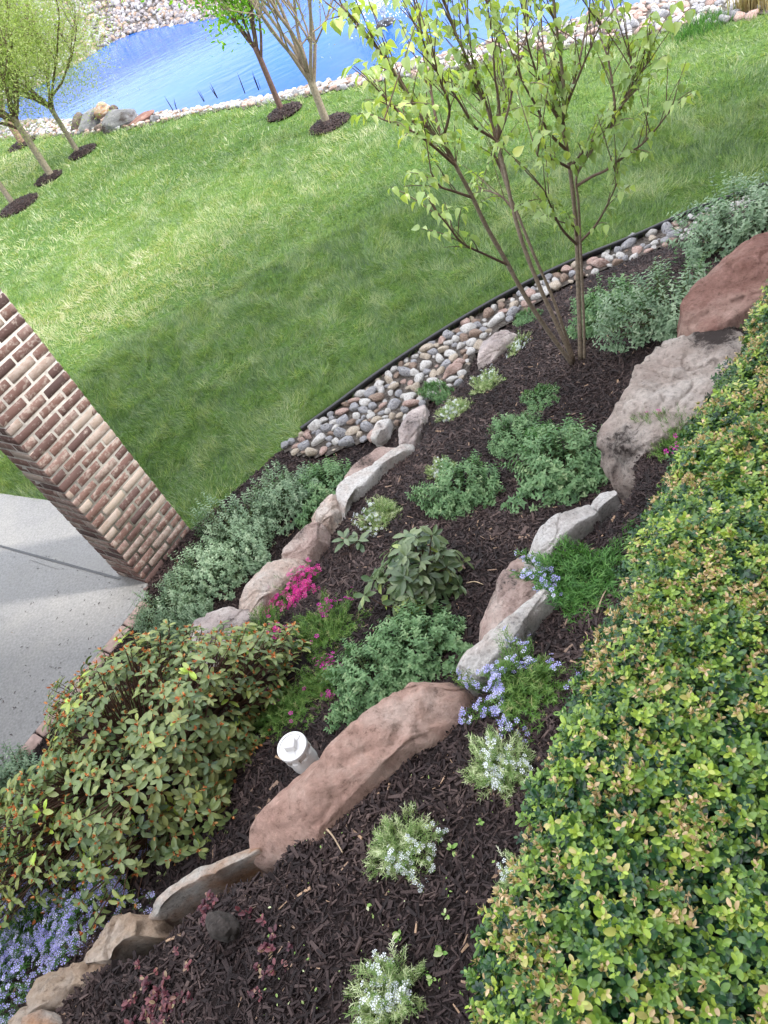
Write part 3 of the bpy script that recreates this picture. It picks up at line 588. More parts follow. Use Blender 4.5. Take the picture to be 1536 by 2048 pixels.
boulder('boulder', [(676, 975, .5), (690, 950, .47), (720, 930, .44), (762, 900, .4), (790, 893, .38), (795, 903, .39), (750, 938, .42), (712, 965, .46), (684, 990, .5)], 'smooth pinkish boulder in front of the long white rock edge', RM['purple'], .45, .03, .015, 6, group=WG)
boulder('boulder', [(797, 896, .33), (806, 853, .3), (838, 817, .27), (856, 813, .27), (857, 836, .29), (843, 862, .31), (824, 884, .33)], 'pointed pink-grey boulder in the mulch beside the river stones', RM['pinkgrey'], .3, .05, .03, 7)
boulder('boulder', [(956, 729, .2), (964, 692, .2), (985, 670, .21), (1010, 660, .21), (1035, 669, .21), (1012, 694, .22), (985, 722, .21)], 'white and grey boulder in the mulch beside the flat white plant', RM['pinkgrey'], .25, .05, .025, 8)
boulder('boulder', [(742, 877, .12), (758, 847, .11), (782, 842, .1), (774, 862, .11), (752, 880, .12)], 'pale flat rock lying where the river stones meet the mulch', RM['white'], .15, .03, .012, 9)
# upper wall
boulder('boulder', Z([(-10, 2070), (0, 2034), (20, 1998), (48, 1962), (81, 1940), (118, 1916), (165, 1902), (206, 1906), (212, 1936), (206, 1966), (190, 1990), (81, 2016), (40, 2050), (20, 2080)], 1.52), 'brown and grey boulder at the bottom left corner of the garden', RM['rust'], .7, .05, .05, 10, group=UG)
boulder('boulder', Z([(113, 1912), (135, 1878), (157, 1852), (178, 1840), (225, 1830), (275, 1819), (300, 1835), (311, 1861), (262, 1868), (238, 1876), (214, 1897), (212, 1912), (160, 1918)], 1.53), 'rust and cream boulder above the carpet of lilac blue flowers', RM['rust'], .7, .04, .045, 11, group=UG)
boulder('boulder', Z([(38, 2056), (64, 2034), (90, 2022), (120, 2038), (130, 2075), (60, 2090)], 1.53), 'small orange-brown rock half buried at the bottom edge of the mulch', RM['orange'], .25, .03, .02, 12)
boulder('boulder', Z([(276, 1822), (312, 1788), (347, 1758), (383, 1726), (432, 1694), (476, 1671), (500, 1676), (503, 1686), (480, 1699), (436, 1722), (412, 1742), (355, 1774), (292, 1828)], 1.55), 'long thin rock with an orange rust streak in the upper wall', RM['orange'], .7, .02, .022, 13, group=UG)
boulder('boulder', Z([(497, 1680), (506, 1648), (535, 1598), (585, 1552), (640, 1506), (700, 1447), (758, 1393), (815, 1359), (878, 1341), (908, 1349), (912, 1380), (890, 1430), (855, 1478), (800, 1506), (742, 1562), (692, 1622), (640, 1672), (580, 1692), (520, 1697)], 1.55), 'largest smooth red sandstone boulder beside the white drain cap', RM['red'], .85, .05, .03, 14, group=UG)
boulder('boulder', [(953, 1272, 1.22), (955, 1239, 1.22), (985, 1182, 1.2), (1018, 1137, 1.18), (1048, 1122, 1.18), (1090, 1140, 1.2), (1100, 1172, 1.24), (1070, 1225, 1.27), (1000, 1275, 1.27), (978, 1285, 1.24)], 'rounded pinkish boulder under the two white-crusted rocks of the upper wall', RM['purple'], .5, .05, .03, 16, group=UG)
boulder('boulder', Z([(905, 1322), (918, 1302), (958, 1282), (1003, 1252), (1030, 1236), (1090, 1172), (1100, 1205), (1050, 1250), (1030, 1288), (985, 1318), (957, 1348), (925, 1340)], 1.43), 'white-topped wedge rock behind the lilac flower clump', RM['white'], .3, .02, .025, 15, group=UG)
boulder('boulder', Z([(1043, 1116), (1066, 1078), (1095, 1055), (1125, 1032), (1160, 1014), (1186, 1010), (1190, 1030), (1158, 1060), (1122, 1092), (1090, 1133), (1068, 1128)], 1.35), 'white speckled flat rock beside the dark green flower mat', RM['speckle'], .3, .025, .02, 17, group=UG)
boulder('boulder', Z([(1176, 1018), (1200, 990), (1233, 978), (1240, 990), (1214, 1008), (1190, 1030)], 1.28), 'small cream rock at the foot of the big grey boulder', RM['speckle'], .3, .02, .015, 18, group=UG)
boulder('boulder', [(1207, 880, 1.2), (1207, 842, 1.2), (1230, 815, 1.22), (1265, 768, 1.22), (1273, 735, 1.22), (1302, 698, 1.2), (1355, 672, 1.19), (1388, 649, 1.18), (1447, 633, 1.17), (1475, 650, 1.17), (1480, 700, 1.2), (1440, 770, 1.22), (1400, 830, 1.24), (1350, 880, 1.25), (1290, 920, 1.26), (1240, 915, 1.22)], 'big pale grey boulder with a rust stain on its end face', RM['grey'], .55, .05, .06, 19, rim=.1, group=UG)
boulder('boulder', [(1366, 650, 1.16), (1368, 607, 1.2), (1392, 560, 1.22), (1434, 518, 1.22), (1495, 482, 1.2), (1560, 445, 1.17), (1640, 440, 1.15), (1640, 520, 1.2), (1540, 600, 1.22), (1470, 640, 1.2), (1400, 665, 1.16)], 'dark red boulder at the right edge beside the boxwood hedge', RM['redder'], .6, .08, .035, 20, rim=.2, group=UG)
o = boulder('soil_clod', Z([(425, 1850), (432, 1832), (455, 1826), (474, 1840), (476, 1862), (458, 1882), (430, 1876)], 1.6), 'round black lump of soil beside the burgundy seedlings', M['soil'], .05, .03, .02, 21, rim=.4, cat='lump of soil', nang=48)

# ------------------------------------------------------------------ plastic edging
m = MB(); Ez = np.column_stack([ED[:, :2], np.full(len(ED), 0.0)]); sp = spline(Ez[:12], 8)
T_ = norm(np.gradient(sp, axis=0)); nrm = np.stack([-T_[:, 1], T_[:, 0], T_[:, 2] * 0], 1)
prof = [(-.006, -.08), (-.008, .055), (-.02, .068), (-.018, .088), (0, .098), (.018, .088), (.02, .068), (.008, .055), (.006, -.08)]
G = np.stack([sp + nrm * a_ + np.array([0, 0, b_]) for a_, b_ in prof], 1); m.grid(G)
tag(m.build('garden_edging', M['plastic']), 'black plastic edging strip between the grass and the river stones', 'garden edging')
# pavers along the patio
pz = patR[0][:2] + dpr * .02
pvn = np.array([dpr[1], -dpr[0]]); pvn = pvn if pvn @ np.array([1, 0]) > 0 else -pvn
for k in range(7):
    c_ = pz + dpr * (.11 + k * .215) + pvn * .055; mm = MB(); box(mm, (0, 0, -.03), .205, .1, .07, dpr, bev=.008)
    lb = 'pinkish brick paver in the row edging the concrete patio'
    tag(mm.build('paver', M['paver'], None, (c_[0], c_[1], 0)), lb, 'paver', 'pavers edging the patio')

# ------------------------------------------------------------------ stones
def stone_mesh(name, seed, mat, sub=3, rough=.16):
    import bmesh
    bm = bmesh.new(); bmesh.ops.create_icosphere(bm, subdivisions=sub, radius=.5)
    sv = Vector((seed * 3.7, seed * 1.9, seed * 5.3)); rr = random.Random(seed)
    pl = [(Vector((rr.gauss(0, 1), rr.gauss(0, 1), rr.gauss(0, 1))).normalized(), rr.uniform(.28, .42)) for _ in range(11)]
    for v in bm.verts:
        d = v.co.normalized(); r = .5 * (1 + rough * mnoise.noise(d * 1.6 + sv) + .04 * mnoise.noise(d * 5 + sv))
        for n_, h in pl:
            k = d.dot(n_)
            if k > 0 and r * k > h: r = h / k * .85 + r * .15
        v.co = d * r
    me = bpy.data.meshes.new(name); bm.to_mesh(me); bm.free()
    for p in me.polygons: p.use_smooth = True
    me.materials.append(mat); return me
SM = {k: [stone_mesh('river_stone', i * 7 + j, ROCKS[k]) for j in range(4)] for i, k in enumerate(ROCKS)}
def stone(name, kind, j, loc, sc, rz, label, cat, group=None, tilt=(0, 0)):
    o = bpy.data.objects.new(name, SM[kind][j % 4]); COL.objects.link(o); o.location = loc; o.scale = sc; o.rotation_euler = (tilt[0], tilt[1], rz); return tag(o, label, cat, group)
rg = np.random.default_rng(21)
IN = pxl([(1600, 400), (1390, 472), (1330, 492), (1262, 520), (1180, 548), (1120, 575), (1088, 594), (1050, 622), (1000, 655), (965, 690), (945, 715), (920, 770), (880, 790), (862, 800), (800, 848), (760, 872), (700, 890), (650, 910), (612, 915)], .05)
RIV = np.vstack([ED[2:13, :2] , IN[::-1][:, :2]])
spec = [(975, 625, .13, .12, 'brown', 'rounded rust-topped cobble standing against the black edging'), (992, 638, .20, .12, 'pale', 'big white cobble next to the rust-topped one'), (1258, 480, .26, .12, 'grey', 'long flat grey cobble, biggest of the upper stretch'),
        (718, 785, .12, .09, 'pale', 'pointed white stone propped on the cobbles against the edging'), (1303, 462, .13, .11, 'pale', 'angular pale cobble above the long flat grey one'), (1272, 499, .14, .1, 'pink', 'pinkish brown cobble below the long flat grey one'),
        (685, 838, .14, .12, 'grey', 'large round blue-grey cobble in the wide part of the stone strip'), (787, 806, .15, .12, 'grey', 'pale grey oval cobble with a flat top'), (851, 728, .15, .12, 'pale', 'blocky cream cobble in the middle of the stone strip'), (636, 878, .15, .11, 'pale', 'rounded whitish cobble near the lower end of the strip'), (608, 888, .13, .11, 'grey', 'blue-grey cobble at the lower tip of the strip')]
placed = []
for u, v, a_, b_, k, lb in spec:
    p = at(u, v, .06); placed.append((p[0], p[1], a_ * .5))
    stone('river_stone', k, len(placed), (p[0], p[1], .045), (a_, b_, b_ * .75), rg.uniform(-.3, .9), lb, 'stone')
LBL = {'grey': 'smooth bluish grey cobble in the river stone strip', 'pale': 'off-white cobble in the river stone strip', 'tan': 'yellowish tan cobble in the river stone strip', 'pink': 'dull pink cobble in the river stone strip', 'brown': 'dark brown cobble in the river stone strip'}
lo, hi = RIV.min(0), RIV.max(0); tries = 0; cnt = 0
while cnt < 285 and tries < 30000:
    tries += 1; s_ = rg.uniform(.06, .13) if tries < 7000 else rg.uniform(.035, .07)
    p = rg.uniform(lo, hi)
    if not inside(p[None], RIV)[0] or sdist(p[None], RIV)[0] < s_ * .25: continue
    if any((p[0] - q[0]) ** 2 + (p[1] - q[1]) ** 2 < ((s_ * .5 + q[2]) * .76) ** 2 for q in placed): continue
    placed.append((p[0], p[1], s_ * .5)); cnt += 1; k = rg.choice(['grey', 'pale', 'tan', 'pink', 'brown'], p=[.27, .27, .2, .14, .12])
    stone('river_stone', k, int(rg.integers(4)), (p[0], p[1], .02 + s_ * .24 + .015 * rg.random()), (s_ * rg.uniform(1.05, 1.4), s_ * rg.uniform(.8, 1.05), s_ * rg.uniform(.55, .85)), rg.uniform(0, 6.28), LBL[k], 'stone', 'river stones along the lawn edging: ' + k, (rg.normal(0, .2), rg.normal(0, .2)))
# bed of fill under the cobbles
m = MB(); rr = [tuple(p) for p in RIV]
xs = np.arange(lo[0], hi[0], .04); ys = np.arange(lo[1], hi[1], .04); Xr, Yr = np.meshgrid(xs, ys, indexing='ij'); Pr = np.stack([Xr.ravel(), Yr.ravel()], 1); dd = sdist(Pr, RIV).reshape(Xr.shape)
zz = zbed(Pr)[0].reshape(Xr.shape); m.grid(np.stack([Xr, Yr, np.where(dd > -.02, np.maximum(zz, .02) + .022, -.1)], -1), keep=(dd[:-1, :-1] > -.02) & (dd[1:, 1:] > -.02)); tag(m.build('gravel_strip', M['river_fill']), kind='structure')

# pond edge: near riprap, the 300 that show largest as stones of their own, the rest as one
def zl1(x, y): return float(zland(np.array([[x, y]]))[0])
cand = []
B = np.vstack([GR, SH[::-1]])[:, :2]; pts = rg.uniform([-9, 7], [11, 27], (60000, 2)); dB = sdist(pts, POND); dG = sdist(pts, ROCKZ); okk = (dG > .02) & (dB < .25) & (pts[:, 1] < 26)
pts = pts[okk]; q = proj(np.column_stack([pts, np.full(len(pts), -.2)])); vis = (q[:, 0] > -120) & (q[:, 0] < 1640) & (q[:, 1] > -120); pts = pts[vis]
grid_ = {}; keepP = []
for p in pts:
    s_ = rg.uniform(.065, .15); key = (int(p[0] / .25), int(p[1] / .25)); bad = False
    for i in (-1, 0, 1):
        for j in (-1, 0, 1):
            for t in grid_.get((key[0] + i, key[1] + j), ()):
                if (t[0] - p[0]) ** 2 + (t[1] - p[1]) ** 2 < ((t[2] + s_) * .38) ** 2: bad = True
    if bad: continue
    grid_.setdefault(key, []).append((p[0], p[1], s_)); keepP.append((p[0], p[1], s_))
keepP.sort(key=lambda t: -t[2] / math.hypot(t[0], t[1]))
zk = zland(np.array([(t[0], t[1]) for t in keepP]))
PL = {'grey': 'grey riprap stone on the near bank of the pond', 'pale': 'white riprap stone on the near bank of the pond', 'pink': 'pinkish riprap stone on the near bank of the pond'}
rest = []
for i, (x, y, s_) in enumerate(keepP):
    if i < 290:
        k = rg.choice(['grey', 'pale', 'pink'], p=[.45, .27, .28])
        stone('riprap_stone', k, int(rg.integers(4)), (x, y, zk[i] + s_ * .2), (s_ * 1.2, s_, s_ * .8), rg.uniform(0, 6.28), PL[k], 'stone', 'riprap stones of the near pond bank: ' + k, (rg.normal(0, .3), rg.normal(0, .3)))
    else: rest.append((x, y, zk[i] + s_ * .2, s_))
def stonecloud(name, S, seed, cols=('grey', 'pale', 'grey', 'pink', 'brown')):
    tp = stone_mesh('tmp', seed, ROCKS['pale'], 1, .3); V = np.array([v.co[:] for v in tp.vertices]); T_ = np.array([p.vertices[:] for p in tp.polygons]); bpy.data.meshes.remove(tp)
    mb = MB(); r_ = np.random.default_rng(seed); S = np.array(S); n = len(S); ang = r_.uniform(0, 6.28, n); M_ = np.zeros((n, 3, 3)); c, s = np.cos(ang), np.sin(ang)
    M_[:, 0, 0] = c; M_[:, 0, 1] = -s; M_[:, 1, 0] = s; M_[:, 1, 1] = c; M_[:, 2, 2] = 1
    sc = np.stack([S[:, 3] * r_.uniform(.9, 1.4, n), S[:, 3] * r_.uniform(.8, 1.1, n), S[:, 3] * r_.uniform(.6, 1, n)], 1); M_ = M_ * sc[:, None, :]
    which = r_.integers(0, len(cols), n)
    for k in range(len(cols)): w_ = which == k; mb.inst((V, T_, np.zeros((0, 4), int)), M_[w_], S[w_, :3], np.full(w_.sum(), .5), k)
    return mb.build(name, [ROCKS[c_] for c_ in cols], smooth=False)
if rest: tag(stonecloud('riprap', rest, 5), 'riprap stones farther along the near pond bank', 'riprap', kind='stuff')
pts = rg.uniform([-12, 20], [9, 40], (34000, 2)); dB = sdist(pts, POND); dG = sdist(pts, ROCKZ); k_ = (dG > -.5) & (dB < .15) & (pts[:, 1] > 21.5); pts = pts[k_]; q = proj(np.column_stack([pts, np.full(len(pts), 0)])); k_ = (q[:, 0] > -150) & (q[:, 0] < 620) & (q[:, 1] > -200); pts = pts[k_]
tag(stonecloud('far_riprap', np.column_stack([pts, zland(pts) + .04, rg.uniform(.1, .24, len(pts))]), 6, ('dusk', 'grey', 'dusk', 'brown')), 'grey and white riprap covering the far bank of the pond', 'riprap', kind='stuff')

# boulders piled at the water's edge
for q_, (u, v, dz, sx, sy, sz, mt, tl, lb) in enumerate([(155, 246, .12, .42, .3, .2, 'dkbrown', .45, 'tilted brown-grey slab at the left end of the pond boulder pile'), (184, 248, .16, .62, .4, .3, 'dkgrey', .4, 'large grey slab leaning on the pond boulder pile'),
    (214, 236, .3, .34, .3, .22, 'orange', .0, 'orange-brown rock at the top of the pond boulder pile'), (236, 230, .3, .16, .15, .12, 'dkbrown', .0, 'small dark rounded rock on the water side of the pond boulder pile'),
    (238, 250, .14, .66, .45, .34, 'dkgrey', -.15, 'broad grey boulder in the middle of the pond boulder pile'), (281, 237, .06, .52, .3, .14, 'redder', .1, 'flat reddish slab at the right end of the pond boulder pile'),
    (308, 238, .04, .22, .2, .18, 'dkgrey', 0, 'dark grey rock right of the flat reddish slab by the pond'), (206, 256, .05, .26, .2, .16, 'dkbrown', 0, 'small brown rock wedged at the front foot of the pond boulder pile')]):
    p = at(u, v, 0); o = bpy.data.objects.new('pond_boulder', stone_mesh('pond_boulder', 50 + q_, RM[mt], 4, .35)); COL.objects.link(o); o.location = (p[0], p[1], zl1(p[0], p[1]) + dz); o.scale = (sx * 1.25, sy * 1.25, sz * 1.25); o.rotation_euler = (0, -tl, .15); tag(o, lb, 'boulder', 'boulders piled at the pond edge')

# ------------------------------------------------------------------ mulch chips
rg = np.random.default_rng(31)
def rotm(az, el, roll):
    D = np.stack([np.cos(az) * np.cos(el), np.sin(az) * np.cos(el), np.sin(el)], -1); Up = np.zeros_like(D); Up[:, 2] = 1
    Fm = frames(D, Up); c, s = np.cos(roll)[:, None], np.sin(roll)[:, None]; X = Fm[:, :, 0] * c + Fm[:, :, 2] * s; Z_ = np.cross(X, Fm[:, :, 1]); return np.stack([X, Fm[:, :, 1], Z_], -1)
def invw(P, mar=150):
    q = proj(P); return (q[:, 0] > -mar) & (q[:, 0] < 1536 + mar) & (q[:, 1] > -mar) & (q[:, 1] < 2048 + mar)
def chips(lo, hi, n, tier2, lr):
    p = rg.uniform(lo, hi, (n, 2)); z, d1, d2, db = zbed(p); k = (db > .01) & ((d2 > .1) if tier2 else (d2 < .08)) & (sdist(p, RIV) < .0)
    p = p[k]; z = z[k]; P3 = np.column_stack([p, z + rg.uniform(-.001, .012, len(p))]); k = invw(P3); P3 = P3[k]; n = len(P3)
    Lg = lr[0] + (lr[1] - lr[0]) * rg.random(n) ** 1.7 * np.where(rg.random(n) < .12, 1.7, 1); Wd = Lg * rg.uniform(.1, .32, n); Th = np.minimum(Wd * .5, rg.uniform(.002, .006, n))
    m_ = rotm(rg.uniform(0, 6.28, n), rg.normal(.05, .3, n), rg.normal(0, .5, n)); m_ = m_ * np.stack([Wd, Lg, Th], -1)[:, None, :]
    fade = fbm(P3[:, 0], P3[:, 1], 4, 3); return m_, P3, np.where(rg.random(n) < .012, rg.uniform(.96, 1, n), np.clip(rg.random(n) ** 1.25 * .85 + .8 * (fade - .48), 0, .95))
mb = MB()
for a_ in [((-2.6, -.1), (1.2, 2.2), 150000, True, (.006, .036)), ((.2, .6), (5, 5), 120000, True, (.008, .04))]: mb.inst(CHIP, *chips(*a_))
tag(mb.build('bark_mulch', M['chip'], smooth=False), 'dark brown shredded bark mulch covering the upper bed', 'mulch', kind='stuff')
mb = MB(); mb.inst(CHIP, *chips((-3, 1), (4.5, 5.6), 360000, False, (.009, .045)))
tag(mb.build('bark_mulch', M['chip'], smooth=False), 'dark brown shredded bark mulch covering the lower beds', 'mulch', kind='stuff')

# ------------------------------------------------------------------ lawn grass
RINGS = [(570, 226, .33), (660, 250, .34), (98, 358, .3), (166, 306, .32), (40, 412, .42), (45, 290, .36)]
RC = [(*at(u, v, 0)[:2], r * .85) for u, v, r in RINGS]
def grassfield(lo, hi, dens, hgt, wid, dlo, dhi):
    n = int((hi[0] - lo[0]) * (hi[1] - lo[1]) * dens); p = rg.uniform(lo, hi, (n, 2)); P3 = np.column_stack([p, np.zeros(n)])
    dist = np.hypot(p[:, 0], p[:, 1]); k = invw(P3, 260) & (dist >= dlo) & (dist < dhi); p = p[k]
    k = ~inside(p, BED) & ~inside(p, PAT) & (sdist(p, ROCKZ) < -.02 + .1 * fbm(p[:, 0], p[:, 1], 3)); p = p[k]
    for x, y, r in RC: k = np.hypot((p[:, 0] - x), (p[:, 1] - y)) > r * (.8 + .25 * vn(p[:, 0], p[:, 1], 5)) ; p = p[k]
    n = len(p); z = zland(p); rel_ = p - cc[:2]; k = ~((np.abs(rel_ @ AX) < wAB / 2) & (np.abs(rel_ @ AY) < wAC / 2)); p = p[k]; z = z[k]; n = len(p)
    cl = fbm(p[:, 0], p[:, 1], 2.3, 3); cl2 = fbm(p[:, 0] + 50, p[:, 1], .6, 2); fl = fbm(p[:, 0], p[:, 1] + 80, 7., 2)
    az = 6.28 * 2.2 * fbm(p[:, 0] + 9, p[:, 1], 2.6, 2) + rg.normal(0, .95, n); el = np.clip(rg.normal(.85, .38, n) - .3 * sm(cl, .5, .7), .08, 1.5)
    h = hgt * rg.uniform(.5, 1.3, n) * (.45 + 1.1 * fl); w_ = wid * rg.uniform(.6, 1.2, n)
    m_ = rotm(az, el, rg.normal(0, .6, n)) * np.stack([w_, h, h], -1)[:, None, :]
    q = proj(np.column_stack([p, z])); patch = sm(q[:, 0] * 0 + fbm(p[:, 0] + 20, p[:, 1] + 5, .55, 3), .46, .66)
    west = sm(-p[:, 0] + (p[:, 1] - 6) * .12, -1.0, 2.5) * sm(p[:, 1], 6.2, 8.2)
    r = .3 + .45 * (cl - .5) + .5 * (fl - .5) + .13 * patch + .24 * west * (.35 + patch) + .1 * sm(p[:, 1], 8, 13) + .06 + rg.normal(0, .15, n)
    r = np.where(rg.random(n) < .03, r + .3, r)
    return m_, np.column_stack([p, z - .004]), np.clip(r, 0, 1)
mb = MB()
mb.inst(BLADE, *grassfield((-6, 3.8), (9, 8.5), 6400, .082, .0042, 0, 8.2))
mb.inst(BLADE, *grassfield((-7, 6), (12, 13), 2400, .07, .0062, 8.2, 12))
mb.inst(BLADE, *grassfield((-9, 6), (14, 24), 750, .075, .011, 12, 26))
# taller fringe along the edging
tt = rg.uniform(0, 1, 9000); seg = sp[(tt * (len(sp) - 1)).astype(int)]; off = np.abs(rg.normal(.02, .05, len(tt))) + .015
pp = seg + (nrm[(tt * (len(sp) - 1)).astype(int)]) * off[:, None] * (1 if (nrm[0] @ np.array([-.5, 1, 0])) > 0 else -1) + rg.normal(0, .02, (len(tt), 3)) * [1, 1, 0]
pp = pp[~inside(pp, BED)]; n_ = len(pp); mb.inst(BLADE, rotm(rg.uniform(0, 6.28, n_), rg.normal(1.15, .25, n_), rg.normal(0, .6, n_)) * np.stack([np.full(n_, .005), rg.uniform(.06, .13, n_), np.full(n_, .1)], -1)[:, None, :], pp * [1, 1, 0], np.clip(rg.normal(.38, .1, n_), 0, 1))
tag(mb.build('lawn_grass', M['grass']), 'lawn grass between the garden and the pond', 'grass', kind='stuff')
for i, (x, y, r) in enumerate(RC):
    m = MB(); a = np.linspace(0, 2 * math.pi, 30, endpoint=False); ra = r * (1 + .15 * vn(np.cos(a) * 2, np.sin(a) * 2, 1.3, i))
    V = [(0, 0, .05)] + [(ra[k] * .55 * math.cos(a[k]), ra[k] * .55 * math.sin(a[k]), .05 + .01 * math.sin(3 * a[k])) for k in range(30)] + [(ra[k] * math.cos(a[k]), ra[k] * math.sin(a[k]), -.01) for k in range(30)]
    m.add(V, [(0, 1 + k, 1 + (k + 1) % 30) for k in range(30)] + [(1 + k, 31 + k, 31 + (k + 1) % 30, 1 + (k + 1) % 30) for k in range(30)])
    n = 700; pr = r * np.sqrt(rg.random(n)); pa = rg.uniform(0, 6.28, n); P3 = np.column_stack([pr * np.cos(pa), pr * np.sin(pa), .055 * np.clip(1 - (pr / r - .5) * 1.6, 0, 1) + .01])
    m.inst(CHIP, rotm(rg.uniform(0, 6.28, n), rg.normal(0, .2, n), rg.normal(0, .4, n)) * np.stack([np.full(n, .025), rg.uniform(.04, .09, n), np.full(n, .01)], -1)[:, None, :], P3, rg.random(n) * .8, 1)
    tag(m.build('mulch_ring', [M['mulch'], M['chip']], None, (x, y, zl1(x, y))), kind='structure')

# ------------------------------------------------------------------ plant builders
def up(n): a = np.zeros((n, 3)); a[:, 2] = 1; return a
def pairs(mb, base, D, n_leaf, size, tpl, rnd, rg, spread=.9, lsc=1.0, mi=0, szv=None):
    """leaves in opposite pairs along shoots: base (N,3), D (N,3) whole shoot vectors"""
    Nn = len(base); Ln = np.linalg.norm(D, axis=1, keepdims=True); U = D / Ln
    ref = norm(np.cross(U, norm(rg.normal(0, 1, (Nn, 3))))); ref2 = np.cross(U, ref)
    for k in range(n_leaf):
        t = (k // 2 + 1) / (n_leaf / 2); a = (k % 2) * math.pi + (k // 2) * math.pi / 2 + rg.normal(0, .25, Nn)
        side = ref * np.cos(a)[:, None] + ref2 * np.sin(a)[:, None]
        d = norm(side * spread + U * (1 - spread * .55) + rg.normal(0, .15, (Nn, 3))); P = base + D * t
        s_ = size * (1 if szv is None else szv) * rg.uniform(.75, 1.2, Nn) * (1 - .35 * max(0, t - .7) / .3)
        mb.inst(tpl, frames(d, U + up(Nn) * .3) * (s_[:, None, None] * lsc), P, np.clip(rnd + rg.normal(0, .08, Nn) + .12 * (t - .5), 0, 1), mi)
def dome_shoots(rg, n, rx, ry, h, inner=.45, sl=.07, sh=2.0, la=.36):
    a = rg.uniform(0, 6.28, n); c = rg.random(n) ** .8; ph = np.arccos(1 - c)            # 0 = top
    U = np.stack([np.cos(a) * np.sin(ph), np.sin(a) * np.sin(ph), np.cos(ph)], 1)
    lump = 1 + la * (vn(U[:, 0] * sh + 5, U[:, 1] * sh + U[:, 2], 1.6, int(rg.integers(50))) - .5) * 2
    r = lump * np.where(rg.random(n) < .7, rg.uniform(.86, 1.05, n), rg.uniform(inner, .9, n))
    tip = U * np.array([rx, ry, h]) * r[:, None]; d = norm(U * [1, 1, 1] + up(n) * .55 + rg.normal(0, .22, (n, 3)))
    return tip - d * sl, d * sl
MESH = {}
def catmint_meshes(key, seed, n, rx, ry, h, mat, size=.024, nl=8, sl=.075):
    rg = np.random.default_rng(seed); f = MB(); b, D = dome_shoots(rg, n, rx, ry, h, sl=sl)
    b[:, 2] = np.maximum(b[:, 2], .01); q = rg.normal(.5, .16, n) + .15 * ((b[:, 2] / h) - .5)
    pairs(f, b, D, nl, size, OVATE, q, rg)
    s = MB()
    for i in range(0, n, 3):
        p1 = b[i] + D[i]; p0 = np.array([p1[0] * .25, p1[1] * .25, 0]); mid = (p0 + p1) / 2 + np.array([p1[0], p1[1], 0]) * .12; tube(s, spline([p0, mid, p1], 3), [.0022, .002, .0018, .0015, .0014, .0012, .001][:7], 4, cap=False)
    MESH[key] = (f.mesh('foliage', mat), s.mesh('stems', M['stem']))
def place2(name, key, loc, rz, sc, label, cat, group=None, parts=('foliage', 'stems')):
    o = empty(name, loc, label, cat, group); o.rotation_euler = (0, 0, rz); o.scale = sc if hasattr(sc, '__len__') else (sc, sc, sc)
    for pn, me in zip(parts, MESH[key]):
        c = bpy.data.objects.new(pn, me); COL.objects.link(c); c.parent = o
    return o
for i in range(3):
    catmint_meshes('cat%d' % i, 100 + i, 640, .3, .3, .23, M['catmint'], .029, 8, .075)
    catmint_meshes('sil%d' % i, 110 + i, 620, .3, .3, .28, M['catmint_silver'], .024, 8, .085)
catmint_meshes('flat0', 120, 260, .2, .2, .07, M['catmint'], .028, 6, .05)
GC = 'catmint clumps on the mulch'
def gp(u, v, z=None):
    p = onbed(u, v); return p
aS = math.atan2(AX[1], AX[0])
# (foot pixel u, v, key, rx, ry, rz, hscale, label)
for u, v, key, sx, sy, sz, rz, lb in [
    (585, 1010, 'sil0', .95, .85, 1.0, .3, 'silvery green catmint clump of the lower row just below the river stone strip'),
    (665, 1000, 'cat1', .95, .85, 1.05, 1.3, 'dense green catmint clump of the lower row touching the pinkish boulder'),
    (480, 1070, 'sil1', 1.05, .9, 1.0, 2.0, 'silvery catmint clump beside the lawn corner, between the river stones and the column'),
    (500, 1120, 'sil2', .75, .75, .85, 3.0, 'small silvery catmint clump next to the rounded pink boulder'),
    (415, 1165, 'sil0', .95, .9, .95, 4.0, 'silvery catmint clump nearest the foot of the brick column'),
    (350, 1235, 'sil1', .85, .8, .95, .6, 'sparse silvery catmint clump at the patio corner beside the pavers'),
    (400, 1255, 'sil2', .5, .5, .8, 1.6, 'little silvery catmint tuft behind the pale pink and grey boulder'),
    (925, 1000, 'cat0', .72, .85, .85, .2, 'green catmint clump in the middle bed just above the dark rhododendron'),
    (1040, 885, 'cat2', .72, .6, .62, 2.2, 'low green catmint clump in the row between two others uphill of the pale phlox'),
    (1128, 962, 'cat1', 1.05, .95, 1.0, 1.0, 'large green catmint mound beside the big grey boulder'),
    (1225, 635, 'cat2', .85, .85, 1.0, .9, 'green catmint clump to the right of the young tree stems'),
    (1350, 645, 'sil1', 1.25, 1.1, 1.15, 2.6, 'biggest grey-green catmint mound right of the young tree'),
    (1480, 475, 'sil0', 1.45, 1.2, 1.3, 3.4, 'grey-green catmint mound at the right edge above the dark red boulder'),
    (748, 1375, 'cat0', .66, .68, .7, 1.2, 'green catmint clump between the pink phlox and the red sandstone boulder'),
    (842, 1308, 'cat2', .74, .7, .75, 2.9, 'green catmint clump below the dark rhododendron')]:
    place2('catmint', key, gp(u, v), rz, (sx, sy, sz), lb, 'catmint', GC)
for u, v, sc, rz, lb in [(1085, 805, .62, 0, 'small flat catmint sprig in open mulch below the tree'), (1060, 640, .55, 1, 'tiny grey-green seedling patch behind the tree stems')]:
    place2('catmint', 'flat0', gp(u, v), rz, (sc, sc, sc * 1.3), lb, 'catmint', GC)
place2('catmint', 'flat0', gp(880, 795), .5, (.5, .85, 1.4), 'small bright green clump between the river stones and white phlox', 'green clump')
place2('catmint', 'sil2', (*at(28, 1600, 0)[:2], .02), 0, (.9, .9, 1.0), 'pale catmint clump at the left edge behind the orange-budded shrub', 'catmint', GC)
